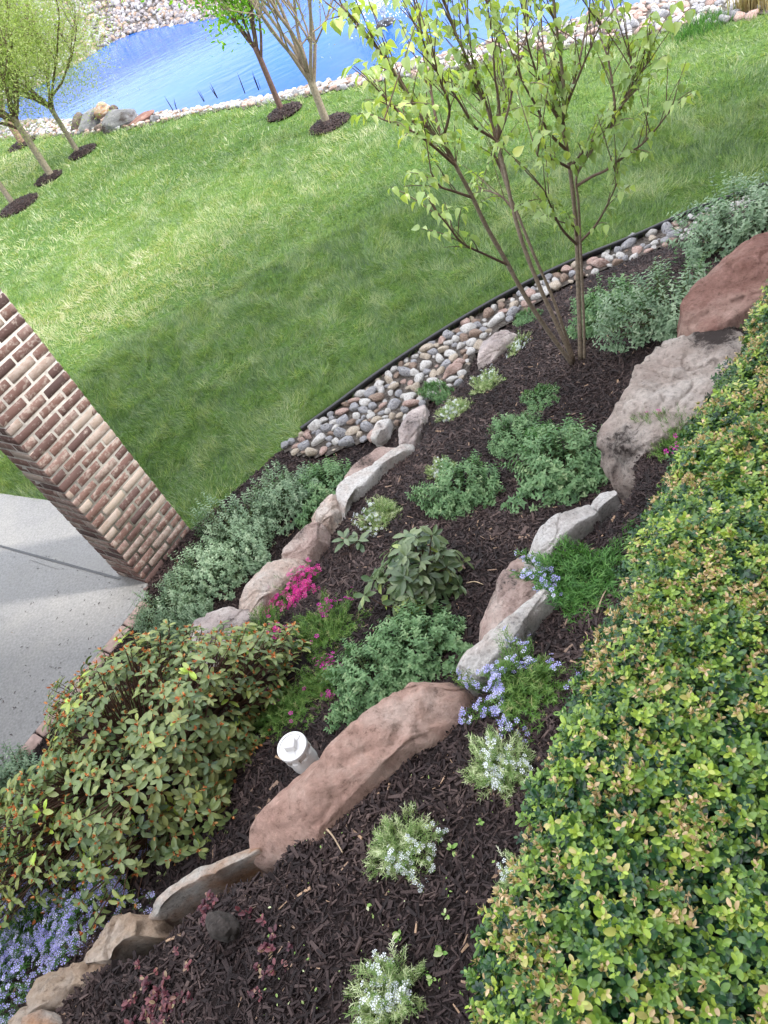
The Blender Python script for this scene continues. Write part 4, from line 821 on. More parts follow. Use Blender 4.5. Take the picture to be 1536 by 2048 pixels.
place2('catmint', 'cat1', gp(5, 1790), 0, (.6, .6, .7), 'dark green clump at the left edge above the lilac blue carpet', 'green clump')

# phlox
def phlox_meshes(key, seed, n, r, h, leafm, flm, nf, size=.015, nl=14, cover=None, fsz=.0085, sl=.045, flat=False):
    rg = np.random.default_rng(seed); f = MB(); b, D = dome_shoots(rg, n, r, r, h, .3, sl, 3.2, .62); b[:, 2] = np.maximum(b[:, 2], .004)
    Nn = n; U = norm(D); ref = norm(np.cross(U, norm(rg.normal(0, 1, (Nn, 3))))); ref2 = np.cross(U, ref); q = rg.normal(.5, .16, Nn)
    for k in range(nl):
        t = (k + 1) / nl; a = k * 2.4 + rg.normal(0, .3, Nn); side = ref * np.cos(a)[:, None] + ref2 * np.sin(a)[:, None]
        d = norm(side * .75 + U * .6 + rg.normal(0, .12, (Nn, 3))); s_ = size * rg.uniform(.7, 1.3, Nn)
        f.inst(NEEDLE, frames(d, U) * s_[:, None, None], b + D * t, np.clip(q + .2 * (t - .5) + rg.normal(0, .06, Nn), 0, 1))
    fl = MB(); tip = b + D; w_ = fbm(tip[:, 0] + seed, tip[:, 1], 9, 2); order = np.argsort(-(w_ + .25 * rg.random(Nn) + .6 * tip[:, 2]))[:nf] if cover is None else np.argsort(-(cover(tip) + .15 * rg.random(Nn)))[:nf]
    T = tip[order]; m_ = len(T); d = norm(T * [1, 1, 0] / max(r, .01) * .8 + up(m_) + rg.normal(0, .35, (m_, 3))); X = norm(np.cross(d, rg.normal(0, 1, (m_, 3))))
    Fm = np.stack([X, np.cross(d, X), d], -1) * (fsz * rg.uniform(.8, 1.15, m_))[:, None, None]; fl.inst(FLOWER, Fm, T + d * .006, rg.random(m_))
    MESH[key] = (f.mesh('foliage', leafm), fl.mesh('flowers', flm))
FP = ('foliage', 'flowers')
phlox_meshes('pink_full', 201, 420, .13, .07, M['needle'], M['pink'], 280, fsz=.0125)
phlox_meshes('pink_few', 202, 700, .15, .085, M['needle'], M['pink'], 60, fsz=.012)
phlox_meshes('pink_few2', 203, 700, .15, .08, M['needle'], M['magenta'], 34, fsz=.011)
phlox_meshes('mag', 204, 500, .13, .07, M['needle'], M['magenta'], 34, fsz=.012)
phlox_meshes('blue_green', 205, 800, .17, .07, M['needle_dk'], M['blue'], 95, size=.02, cover=lambda t: t[:, 1] - .25 * t[:, 0] + .35 * fbm(t[:, 0] + 3, t[:, 1], 14, 2))
phlox_meshes('blue_mid', 206, 750, .15, .09, M['needle'], M['blue'], 250, cover=lambda t: .9 * fbm(t[:, 0] + 3, t[:, 1], 14, 2) + .8 * t[:, 1])
phlox_meshes('blue_few', 207, 320, .11, .06, M['needle_dk'], M['blue'], 26)
phlox_meshes('blue_carpet', 208, 3200, .42, .12, M['needle_dk'], M['blue'], 2900, fsz=.0105, cover=lambda t: .5 * fbm(t[:, 0] + 3, t[:, 1], 8, 2) + .5 * t[:, 2])
phlox_meshes('white1', 209, 560, .085, .08, M['needle_var'], M['white'], 75, fsz=.0075, size=.0125, sl=.035)
phlox_meshes('white2', 210, 560, .085, .08, M['needle_var'], M['white'], 95, fsz=.0085, size=.0125, sl=.035)
phlox_meshes('white_flat', 211, 160, .1, .035, M['needle_var'], M['white'], 50, fsz=.009, size=.016)
GP = 'phlox clumps'
for u, v, key, sx, sy, sz, rz, lb in [
    (595, 1185, 'pink_full', 1.15, .8, 1.2, aS + .1, 'phlox clump covered in bright hot pink flowers on the lower wall'),
    (515, 1295, 'pink_few', 1.15, 1.0, 1.15, 0, 'phlox mat with scattered pink flowers beside the pale pink and grey boulder'),
    (655, 1265, 'pink_few2', 1.2, 1.15, 1.25, 1, 'rounded phlox mat with few magenta flowers below the hot pink clump'),
    (575, 1425, 'pink_few2', 1.1, 1.0, 1.0, 2, 'sparse phlox mat with magenta flowers behind the white drain cap'),
    (655, 1370, 'mag', .95, .85, .9, 3, 'phlox mat with faint pink flowers tucked beside the green catmint'),
    (1350, 880, 'mag', .8, 1.25, 1.1, -.2, 'magenta phlox clump half under the boxwood beside the big grey boulder'),
    (1170, 1170, 'blue_green', 1.05, 1.25, 1.1, aS, 'deep green phlox mat with pale lilac flowers along its boulder side'),
    (1050, 1385, 'blue_mid', 1.15, 1.1, 1.1, aS, 'phlox clump full of pale lilac flowers behind the white-topped wedge rock'),
    (1450, 625, 'blue_few', 1.25, 1.15, 1.2, 0, 'lilac phlox between the dark red boulder and the boxwood hedge'),
    (105, 1840, 'blue_carpet', 1.2, .85, 1.35, aS - .05, 'wide carpet of lilac blue phlox in the bottom left corner'),
    (250, 1665, 'blue_few', 1.5, 1.2, 1, 0, 'lilac blue phlox showing through the orange-budded shrub'),
    (978, 772, 'white1', 1.15, 1.15, 1.1, 0, 'white variegated phlox tuft nearest the white and grey boulder'),
    (908, 830, 'white2', 1.2, 1.2, 1.1, 1, 'white variegated phlox tuft next to the small bright green clump'),
    (765, 1040, 'white1', 1.3, 1.25, 1.2, 2, 'cream variegated phlox tuft beside the dark rhododendron'),
    (885, 950, 'white2', .9, .9, 1, 2.5, 'cream flowers peeping out behind the green catmint clump'),
    (1037, 697, 'white_flat', 1.35, .6, 1, .75, 'flat strip of white flowering phlox beside the white and grey boulder'),
    (1005, 1545, 'white2', .95, 1.1, 1, 3, 'white variegated phlox tuft below the lilac phlox clump'),
    (812, 1705, 'white1', .98, .98, 1, 4, 'round white variegated phlox tuft alone in the middle of the mulch'),
    (785, 1995, 'white2', .9, 1.0, 1, 5, 'brightest white phlox tuft at the bottom edge'),
    (1062, 1765, 'white2', .75, .8, .9, 6, 'white phlox tuft half hidden under the edge of the boxwood hedge')]:
    place2('phlox', key, gp(u, v), rz, (sx, sy, sz), lb, 'phlox', GP, FP)
# small sprouts
def sprout(u, v, n, sz, mat, lb, name='seedling', cat='seedling', tpl=OVAL, r=.02, seed=0, el=.5, grp=None):
    rg = np.random.default_rng(seed + int(u)); f = MB(); a = rg.uniform(0, 6.28, n); nc = max(1, n // 7); C_ = rg.normal(0, r, (nc, 2)) * (nc > 1); w_ = np.arange(n) % nc; P = np.column_stack([C_[w_] + rg.normal(0, .0025, (n, 2)), rg.uniform(.004, .016, n)])
    D = np.stack([np.cos(a) * math.cos(el), np.sin(a) * math.cos(el), rg.normal(math.sin(el), .25, n)], 1)
    f.inst(tpl, frames(D, up(n)) * (sz * rg.uniform(.6, 1.2, n))[:, None, None], P, rg.random(n)); o = f.build(name, mat, None, gp(u, v)); return tag(o, lb, cat, grp)
GB = 'burgundy seedlings in the mulch'
sprout(462, 1778, 260, .018, M['burgundy'], 'largest burgundy leafed seedling patch below the thin rust-streaked rock', 'burgundy_seedling', r=.032, grp=GB)
sprout(418, 1826, 56, .018, M['burgundy'], 'small burgundy seedling touching the black lump of soil', 'burgundy_seedling', r=.02, grp=GB)
sprout(488, 1828, 14, .02, M['burgundy'], 'single pinkish burgundy sprig right of the black lump of soil', 'burgundy_seedling', r=.01, grp=GB)
sprout(545, 1905, 63, .017, M['burgundy'], 'loose burgundy seedling with pink tips in open mulch', 'burgundy_seedling', r=.03, grp=GB)
sprout(520, 1960, 35, .016, M['burgundy'], 'thin burgundy and green seedling in open mulch', 'burgundy_seedling', r=.035, grp=GB)
sprout(325, 2020, 380, .016, M['burgundy'], 'dark burgundy seedling mat cut by the bottom edge', 'burgundy_seedling', r=.048, grp=GB)
for u, v, n, sz, r, lb in [(885, 1908, 9, .022, .01, 'bright green folded sprout near the hedge edge'), (803, 1872, 10, .018, .014, 'dark green sprout between two white phlox tufts'), (1072, 1662, 8, .026, .012, 'lime green sprout at the hedge edge'),
    (905, 1700, 5, .02, .015, 'green sprig right of the round white phlox tuft'), (960, 1650, 8, .012, .012, 'yellowish withered sprout in the mulch'), (868, 1960, 6, .018, .02, 'pale green leaf right of the brightest white phlox'),
    (742, 1812, 4, .015, .012, 'tiny green sprout left of the dark green one'), (895, 1835, 5, .014, .012, 'tiny pale leaves scattered below the round phlox tuft'), (1128, 1435, 6, .024, .015, 'small green weed below the lilac phlox'),
    (1010, 762, 6, .02, .03, 'sparse green weed next to the white phlox tuft'), (1040, 1005, 5, .02, .02, 'little green sprig right of the big catmint row')]:
    sprout(u, v, n, sz, M['sprout'], lb, r=r)
# fallen flowers and pale crumbs
n = 130; uv = np.column_stack([rg.uniform(500, 1100, n), rg.uniform(1500, 2040, n)]); P = np.array([onbed(*q) for q in uv]); k = sdist(P, R2) > .12; P = P[k]; mb = MB(); n = len(P)
mb.inst(OVAL, rotm(rg.uniform(0, 6.28, n), rg.normal(.1, .3, n), rg.normal(0, .6, n)) * (rg.uniform(.004, .012, n))[:, None, None], P + [0, 0, .012], rg.random(n))
tag(mb.build('fallen_petals', M['sprout']), 'pale fallen petals and leaf crumbs strewn over the near mulch', 'petals', kind='stuff')

# rhododendrons
def whorls(f, bd, tips, dirs, rg, n_l, size, tpl, q, bud=True, droop=.25, budr=.008):
    for k in range(n_l):
        Nn = len(tips); U = norm(dirs); ref = norm(np.cross(U, np.array([.3, .2, .9]) + rg.normal(0, .05, (Nn, 3)))); ref2 = np.cross(U, ref); a = k * 6.283 / n_l * 1.0 + rg.normal(0, .35, Nn) + np.arange(Nn)
        d = norm((ref * np.cos(a)[:, None] + ref2 * np.sin(a)[:, None]) + U * (.35 - droop * rg.random(Nn)[:, None])); s_ = size * rg.uniform(.7, 1.15, Nn)
        f.inst(tpl, frames(d, U) * s_[:, None, None], tips - U * (.012 * (k % 3)), np.clip(q + rg.normal(0, .12, Nn), 0, 1))
    if bud:
        for j in range(7):
            Nn = len(tips); d = norm(dirs + rg.normal(0, .55, (Nn, 3))); keep = rg.random(Nn) < .7
            bd.inst(ELLW, (frames(d, rg.normal(0, 1, (Nn, 3))) * (budr * rg.uniform(.7, 1.6, Nn))[:, None, None])[keep], (tips + norm(dirs) * .004)[keep], rg.random(Nn)[keep])
def shrub(name, loc, rx, ry, h, n, n_l, size, mat, budmat, label, cat, seed, tpl=ELLW, stemmat=None, bud=True, low=0., budr=.012):
    rg = np.random.default_rng(seed); o = empty(name, loc, label, cat); a = rg.uniform(0, 6.28, n); c = rg.random(n) * (1 - low); ph = np.arccos(1 - c)
    U = np.stack([np.cos(a) * np.sin(ph), np.sin(a) * np.sin(ph), np.cos(ph)], 1); lump = 1 + .38 * (vn(U[:, 0] * 2.6 + seed, U[:, 1] * 2 + U[:, 2], 1.7) - .5) * 2
    r = lump * np.where(rg.random(n) < .72, rg.uniform(.88, 1.06, n), rg.uniform(.55, .9, n)); tip = U * [rx, ry, h] * r[:, None]; tip[:, 2] = np.maximum(tip[:, 2], .06)
    dirs = norm(U + up(n) * .55 + rg.normal(0, .25, (n, 3))); f = MB(); bd = MB(); s = MB(); q = rg.normal(.5, .17, n) ; whorls(f, bd, tip, dirs, rg, n_l, size, tpl, q, bud, budr=budr)
    hubs = tip[rg.choice(n, max(10, n // 9), replace=False)] * [.5, .5, .42]
    for hb in hubs: p0 = np.array([rg.normal(0, .03), rg.normal(0, .03), 0]); tube(s, spline([p0, hb * [.35, .35, .55] + rg.normal(0, .02, 3), hb], 4), np.linspace(.011, .006, 9), 5, cap=False)
    for i in range(n):
        hb = hubs[np.argmin(((hubs - tip[i] * .62) ** 2).sum(1))]; tube(s, spline([hb, (hb + tip[i]) / 2 + rg.normal(0, .015, 3), tip[i] - dirs[i] * .03, tip[i]], 2), np.linspace(.0036, .0015, 7), 4, cap=False)
    f.build('foliage', mat, o); s.build('branches', stemmat or M['redtwig'], o)
    if bud: bd.build('buds', budmat, o)
    return o
# wide shrub with orange buds
pb = onbed(330, 1640); pb = np.array([-1.36, 1.99, z1f(np.array([[-1.36, 1.99]]))[0]])
pj = shrub('flowering_shrub', (pb[0], pb[1], pb[2] + .03), .64, .45, .54, 1400, 5, .044, M['pjm'], M['bud'], 'wide evergreen shrub with orange-brown buds standing between patio and upper wall', 'shrub', 301, BLUNT, budr=.012)
pj.rotation_euler = (0, 0, aS - .5)
rh = gp(855, 1185); ro = shrub('rhododendron', (rh[0] - .02, rh[1] + .02, rh[2]), .215, .18, .3, 75, 7, .07, M['rhodo'], M['bud'], 'dark rhododendron with long glossy leaves in the middle bed', 'shrub', 302, ELL, bud=False)
rg2 = np.random.default_rng(303); o = empty('rhododendron', gp(702, 1100), 'single low rhododendron sprig left of the dark rhododendron', 'shrub'); f = MB(); bd = MB(); s = MB()
tp = np.array([[0, 0, .1], [.06, -.03, .07]]); whorls(f, bd, tp, up(2), rg2, 8, .085, ELL, .5); tube(s, [(0, 0, 0), (0, 0, .05), (0, 0, .1)], .004, 5); tube(s, [(0, 0, .02), (.03, -.015, .045), (.06, -.03, .07)], .003, 5)
f.build('foliage', M['rhodo'], o); s.build('stem', M['twig'], o)

# ------------------------------------------------------------------ boxwood hedge
HE = pxl([(990, 2060), (1055, 1860), (1130, 1620), (1190, 1430), (1240, 1250), (1285, 1100), (1335, 960), (1385, 850), (1432, 745), (1465, 650), (1500, 570), (1560, 470), (1640, 370)], 1.8)
def hz(P): return z2f(P)
def hedge(i0, i1, label, seed, n, ext0=0, ext1=0, htop=.4, wid=.62):
    rg = np.random.default_rng(seed); fr = spline(HE, 6)[:, :2]; A_, B_ = fr[i0], fr[i1]; ax = (B_ - A_) / np.linalg.norm(B_ - A_)
    ns = np.array([ax[1], -ax[0]]); L_ = np.linalg.norm(B_ - A_) + ext0 + ext1; A_ = A_ - ax * ext0; c0 = A_ + ax * L_ / 2 + ns * wid / 2
    # surface param: points over a rounded box (top, front side, ends)
    def surf(n, shrink=0.0):
        which = rg.random(n); s_ = rg.uniform(-L_ / 2, L_ / 2, n); t_ = rg.uniform(-wid / 2, wid / 2, n); P = np.zeros((n, 3)); Nn = np.zeros((n, 3))
        top = which < .62; sd_ = (which >= .62) & (which < .86); en = which >= .86
        u_ = np.where(top, s_, np.where(sd_, s_, np.sign(rg.random(n) - .5) * L_ / 2)); w_ = np.where(top, t_, np.where(sd_, -wid / 2, t_)); h_ = np.where(top, htop, rg.uniform(.06, 1, n) ** .7 * htop)
        q = np.stack([u_, w_, h_], 1); cb = np.array([L_ / 2, wid / 2, htop]); r_ = .13
        inner = np.clip(q, [-cb[0] + r_, -cb[1] + r_, -1], [cb[0] - r_, cb[1] - r_, cb[2] - r_]); d = q - inner; ln = np.linalg.norm(d, axis=1, keepdims=True)
        nn = d / np.maximum(ln, 1e-6); nn[ln[:, 0] < 1e-6] = (0, 0, 1); q = inner + nn * (r_ - shrink); return q, nn
    q, nn = surf(n); fro = fr
    w3 = lambda q_: np.column_stack([c0[0] + ax[0] * q_[:, 0] + ns[0] * q_[:, 1], c0[1] + ax[1] * q_[:, 0] + ns[1] * q_[:, 1], q_[:, 2]])
    r3 = lambda d_: np.column_stack([ax[0] * d_[:, 0] + ns[0] * d_[:, 1], ax[1] * d_[:, 0] + ns[1] * d_[:, 1], d_[:, 2]])
    bulge = (fbm(q[:, 0] * 1.0 + seed, q[:, 1] + q[:, 2], 6.5, 3) - .5) * .15
    q = q + nn * (bulge + rg.normal(0, .016, n))[:, None]; P = w3(q); D = r3(nn); zb_ = z2f(P); P[:, 2] += zb_
    o = empty('boxwood', (c0[0], c0[1], z2f(c0[None])[0]), label, 'boxwood', 'boxwood shrubs of the hedge'); org = np.array([c0[0], c0[1], z2f(c0[None])[0]]); P -= org
    f = MB(); sh = norm(D + up(n) * .45 + rg.normal(0, .35, (n, 3))) * rg.uniform(.02, .042, n)[:, None]
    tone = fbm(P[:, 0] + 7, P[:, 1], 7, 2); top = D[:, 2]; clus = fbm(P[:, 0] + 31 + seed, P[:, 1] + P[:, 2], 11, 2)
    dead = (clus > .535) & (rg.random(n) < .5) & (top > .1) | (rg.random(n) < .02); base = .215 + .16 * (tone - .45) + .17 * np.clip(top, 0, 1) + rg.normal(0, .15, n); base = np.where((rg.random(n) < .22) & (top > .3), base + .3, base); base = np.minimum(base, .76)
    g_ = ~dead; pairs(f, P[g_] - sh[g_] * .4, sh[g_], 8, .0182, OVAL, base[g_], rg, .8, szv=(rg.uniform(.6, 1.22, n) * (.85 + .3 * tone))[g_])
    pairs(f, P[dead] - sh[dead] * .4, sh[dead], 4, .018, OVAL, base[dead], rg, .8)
    dd_ = dead; k_ = int(dd_.sum())
    for j in range(9):
        d = norm(D[dd_] + rg.normal(0, .75, (k_, 3))); f.inst(ELLW if j % 2 else LANCE, frames(d, rg.normal(0, 1, (k_, 3))) * (.0165 * rg.uniform(.5, 1.1, k_))[:, None, None], P[dd_] + sh[dd_] * .6, np.clip(rg.normal(.93, .045, k_), .84, 1))
    # inner, older leaves
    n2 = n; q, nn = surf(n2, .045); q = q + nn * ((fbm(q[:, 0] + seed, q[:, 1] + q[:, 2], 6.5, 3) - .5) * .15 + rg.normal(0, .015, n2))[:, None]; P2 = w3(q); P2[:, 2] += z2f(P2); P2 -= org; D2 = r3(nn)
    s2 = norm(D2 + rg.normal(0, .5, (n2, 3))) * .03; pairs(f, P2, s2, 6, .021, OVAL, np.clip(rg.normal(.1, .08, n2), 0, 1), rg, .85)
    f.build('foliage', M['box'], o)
    s = MB()
    for k in range(60):
        p1 = P2[rg.integers(n2)]; p0 = np.array([p1[0] * .8, p1[1] * .8, 0]); tube(s, spline([p0, (p0 + p1) / 2 + rg.normal(0, .02, 3), p1], 3), np.linspace(.006, .002, 7), 4, cap=False)
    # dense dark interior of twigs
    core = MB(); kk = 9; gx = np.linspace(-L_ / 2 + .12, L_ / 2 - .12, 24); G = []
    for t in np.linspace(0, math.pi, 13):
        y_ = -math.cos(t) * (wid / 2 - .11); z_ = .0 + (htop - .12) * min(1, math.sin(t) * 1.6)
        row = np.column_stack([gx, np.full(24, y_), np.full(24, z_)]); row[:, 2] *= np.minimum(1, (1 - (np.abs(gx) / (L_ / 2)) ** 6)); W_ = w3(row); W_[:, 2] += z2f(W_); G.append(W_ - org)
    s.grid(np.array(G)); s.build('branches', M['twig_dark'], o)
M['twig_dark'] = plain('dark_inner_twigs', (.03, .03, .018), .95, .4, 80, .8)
nfr = (len(HE) - 1) * 6
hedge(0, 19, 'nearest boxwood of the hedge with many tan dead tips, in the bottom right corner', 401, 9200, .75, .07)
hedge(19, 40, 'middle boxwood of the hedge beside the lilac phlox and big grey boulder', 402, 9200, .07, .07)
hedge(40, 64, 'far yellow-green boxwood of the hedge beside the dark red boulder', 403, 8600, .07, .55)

# ------------------------------------------------------------------ unseen porch roof on the column, added to darken its patio face
m = MB(); q = colA[:2] - AX * 3.0 + AY * 1.7 + AX * .3
box(m, (0, 0, 0), 7.4, 4.2, .26, AX, bev=.02); tag(m.build('unseen_porch_roof', M['trim'], None, (*(colA[:2] + AX * (.62 - 3.7) + AY * (2.1 - .12)), 3.2), smooth=False), 'unseen white porch roof slab on the brick column, added to shade the patio side', 'porch roof')

# ------------------------------------------------------------------ drain clean-out
cp = at(583, 1492, 1.34); zb0 = gz(cp[0], cp[1]) - .05
o = empty('drain_cleanout', (cp[0], cp[1], zb0), 'white plastic drain pipe with square-headed screw cap beside the largest boulder', 'drain pipe')
H_ = 1.34 - zb0; o.scale = (.84, .84, 1)
def lathe(mb, prof, n=40, mi=0):
    a = np.arange(n) * 2 * math.pi / n; G = np.array([[(r * math.cos(t), r * math.sin(t), z) for t in a] for r, z in prof]); idx = np.arange(len(prof) * n).reshape(len(prof), n); nx = np.roll(idx, -1, 1)
    q = np.stack([idx[:-1], nx[:-1], nx[1:], idx[1:]], -1).reshape(-1, 4); mb.f[4].append(q + mb.n); mb.m[4].append(np.full(len(q), mi)); mb.v.append(G.reshape(-1, 3)); mb.r.append(np.full(len(prof) * n, .5)); mb.n += len(prof) * n
m = MB(); lathe(m, [(.05, 0), (.05, H_ - .10)]); m.build('pipe', M['pvc'], o)
m = MB(); lathe(m, [(.05, H_ - .125), (.0575, H_ - .125), (.059, H_ - .12), (.059, H_ - .055), (.0575, H_ - .05), (.05, H_ - .05)]); m.build('coupling', M['pvc'], o)
m = MB(); lathe(m, [(.05, H_ - .06), (.054, H_ - .06), (.054, H_ - .018), (.0655, H_ - .017), (.0665, H_ - .014), (.0665, H_ - .003), (.065, H_ - 0), (.056, H_), (.054, H_ - .004), (.02, H_ - .004), (0.0001, H_ - .004)], 48)
for k in range(8):
    a = k * math.pi / 4; box(m, (.059 * math.cos(a), .059 * math.sin(a), H_ - .048), .013, .01, .032, (math.cos(a), math.sin(a)), bev=.001)
for k in range(3):
    a = .6 + k * 2.1; box(m, (.036 * math.cos(a), .036 * math.sin(a), H_ - .006), .03, .004, .005, (math.cos(a), math.sin(a)))
m.build('cap', M['pvc'], o, smooth=False)
m = MB(); box(m, (0, 0, H_ - .006), .048, .042, .03, (.95, -.3), bev=.003); m.build('square_head', M['pvc'], o, smooth=False)

# ------------------------------------------------------------------ young multi-stem tree
rg = np.random.default_rng(501); by = 3.86
TB = at(1152, 722, gz(*at(1152, 722, .5)[:2])); by = TB[1]
tr = empty('young_tree', TB, 'young multi-stemmed tree with yellow-green heart shaped leaves in the mulch bed', 'tree')
stems = []      # each: photo path + distance drift
STEMS = [([(1143, 728), (1090, 655), (1048, 592), (1003, 510), (966, 445), (941, 392), (912, 338), (886, 288), (850, 250), (798, 165), (765, 112), (720, 60), (680, 10)], -.05, -.5, .021, .006),
      ([(1148, 724), (1112, 645), (1082, 580), (1050, 500), (1026, 420), (1012, 352), (997, 292), (985, 240), (960, 190), (935, 120), (905, 50), (880, -20)], .0, .25, .020, .007),
      ([(1150, 722), (1128, 655), (1105, 590), (1072, 515), (1042, 440), (1016, 375), (1000, 310), (1005, 250), (1012, 190), (1005, 110), (990, 30)], .03, .5, .016, .005),
      ([(1158, 718), (1156, 640), (1153, 560), (1150, 470), (1143, 390), (1131, 300), (1122, 250), (1124, 190), (1117, 110), (1106, 30), (1100, -40)], -.03, -.2, .022, .008),
      ([(1163, 720), (1162, 650), (1158, 560), (1154, 480), (1150, 400), (1146, 350), (1175, 300), (1212, 256), (1232, 215), (1268, 150), (1290, 120)], -.06, -.35, .014, .004)]
def path(pp, y0, y1, k=5):
    n = len(pp); P = np.array([aty(u, v, by + y0 + (y1 - y0) * (i / (n - 1)) ** 1.3) for i, (u, v) in enumerate(pp)]); return spline(P, k)
main = []
for pp, y0, y1, r0, r1 in STEMS:
    P = path(pp, y0 * 0, y1); P[:, 1] += y0 * .6; P -= TB; m = MB(); r0 *= .68; r1 *= .7; tube(m, P, np.linspace(r0, r1, len(P)) * (1 + .06 * np.sin(np.arange(len(P)) * 1.9)), 9); m.build('stem', M['bark'], tr); main.append((P, r0, r1))
side = [([(1146, 372), (1180, 352), (1212, 338), (1250, 310), (1283, 288), (1318, 250), (1345, 212)], -.25, -.7), ([(1136, 330), (1158, 308), (1178, 286), (1210, 262)], -.2, -.4), ([(1156, 492), (1190, 455), (1215, 410), (1236, 362)], -.1, -.4),
        ([(1150, 488), (1120, 455), (1098, 405), (1088, 380)], -.1, -.6), ([(1017, 535), (970, 512), (925, 488), (895, 450), (868, 418)], -.05, -.7), ([(905, 335), (868, 300), (830, 268), (790, 248), (768, 240)], -.3, -.8),
        ([(890, 292), (872, 240), (862, 180), (858, 120), (850, 70)], -.3, .1), ([(886, 288), (900, 220), (880, 160), (865, 100)], -.3, -.5), ([(850, 250), (812, 235), (778, 205), (768, 195)], -.4, -.7),
        ([(993, 282), (960, 262), (945, 250), (915, 200), (880, 150), (850, 95), (838, 30)], .1, -.2), ([(995, 282), (970, 200), (950, 140), (935, 60), (930, 0)], .1, .4), ([(996, 282), (1000, 220), (990, 150), (985, 80), (975, 10)], .1, .1),
        ([(996, 284), (1015, 230), (1030, 160), (1050, 90), (1060, 20)], .1, .5), ([(1118, 250), (1090, 200), (1072, 150), (1055, 90), (1050, 40)], -.1, -.4), ([(1120, 245), (1098, 160), (1085, 90), (1082, 10)], -.1, .2),
        ([(1122, 240), (1140, 180), (1158, 120), (1170, 60), (1180, 10)], -.1, .2), ([(1125, 232), (1150, 170), (1175, 110), (1200, 50)], -.1, -.3), ([(1216, 252), (1240, 205), (1262, 160), (1262, 120)], -.3, -.2),
        ([(1110, 300), (1080, 262), (1062, 210), (1045, 170), (1030, 120)], -.1, -.6), ([(1185, 236), (1200, 170), (1205, 110), (1200, 70)], -.3, 0), ([(1140, 480), (1142, 455), (1110, 440)], 0, -.3),
        ([(1040, 440), (1010, 400), (985, 385), (960, 380)], .2, .5), ([(1135, 338), (1100, 318), (1075, 312)], -.1, -.5), ([(943, 392), (905, 380), (880, 372), (862, 345)], -.1, -.4)]
tw = MB(); tips = []; 
for pp, y0, y1 in side:
    P = path(pp, y0, y1, 4) - TB; 
    # start on the nearest stem
    A_ = np.vstack([q_[0] for q_ in main]); j = np.argmin(np.abs(proj(A_ + TB) - np.array(pp[0])).sum(1) + 60 * np.abs(A_[:, 1] - P[0, 1])); sh_ = A_[j] - P[0]; P = P + sh_ * np.linspace(1, 0, len(P))[:, None] ** 1.5
    tube(tw, P, np.linspace(.008, .0028, len(P)), 6, cap=False); tips.append((P, .3))
for P, r0, r1 in main: tips.append((P, .5))
leafpts = []; dirs_ = []
for P, s0 in list(tips):
    L_ = len(P)
    for k in range(int(L_ * s0), L_):
        d = norm(np.gradient(P, axis=0)[k])
        for _ in range(2 if s0 == .5 else 1):
            if rg.random() < (.75 if s0 == .3 else .62):
                e = norm(d * 1.0 + rg.normal(0, .42, 3) + np.array([0, 0, .35])); ln = rg.uniform(.08, .34); c_ = P[k]
                t_ = np.array([c_ + e * ln * q_ + np.array([0, 0, .05 * ln * math.sin(q_ * 3)]) for q_ in np.linspace(0, 1, 5)]); tube(tw, t_, np.linspace(.0028, .0014, 5), 4, cap=False)
                for q_ in (2, 3, 4):
                    for sgn in (-1, 1): leafpts.append(t_[q_]); dirs_.append(norm(np.cross(e, np.array([0, .2, 1])) * sgn + e * .3 + rg.normal(0, .4, 3)))
        if rg.random() < .35: leafpts.append(P[k]); dirs_.append(norm(rg.normal(0, 1, 3)))
# terminal extra twigs above the frame so that the crown is whole
for pp in range(26):
    P = tips[rg.integers(len(side))][0]; c_ = P[-1]; e = norm(np.array([rg.normal(0, .35), rg.normal(0, .35), 1])); ln = rg.uniform(.3, .7); t_ = np.array([c_ + e * ln * q_ for q_ in np.linspace(0, 1, 7)]); tube(tw, t_, np.linspace(.003, .0014, 7), 4, cap=False)
    for q_ in range(1, 7):
        for sgn in (-1, 1): leafpts.append(t_[q_]); dirs_.append(norm(np.array([sgn * rg.random(), rg.normal(0, .6), 0]) + rg.normal(0, .3, 3)))
tw.build('branches', M['bark_twig'], tr)
kk_ = rg.random(len(leafpts)) < .7; LP = np.array(leafpts)[kk_]; LD = norm(np.array(dirs_))[kk_]; n = len(LP); LD[:, 2] -= rg.uniform(.2, 1.3, n); LD = norm(LD); f = MB()
f.inst(HEART, frames(LD, norm(up(n) * .8 + LD * [1, 1, 0] + rg.normal(0, .35, (n, 3)))) * (rg.uniform(.03, .058, n))[:, None, None], LP + LD * .008, np.clip(.3 + .17 * LP[:, 2] + rg.normal(0, .17, n), 0, 1))
f.build('foliage', M['tree_leaf'], tr); print('tree leaves', n)

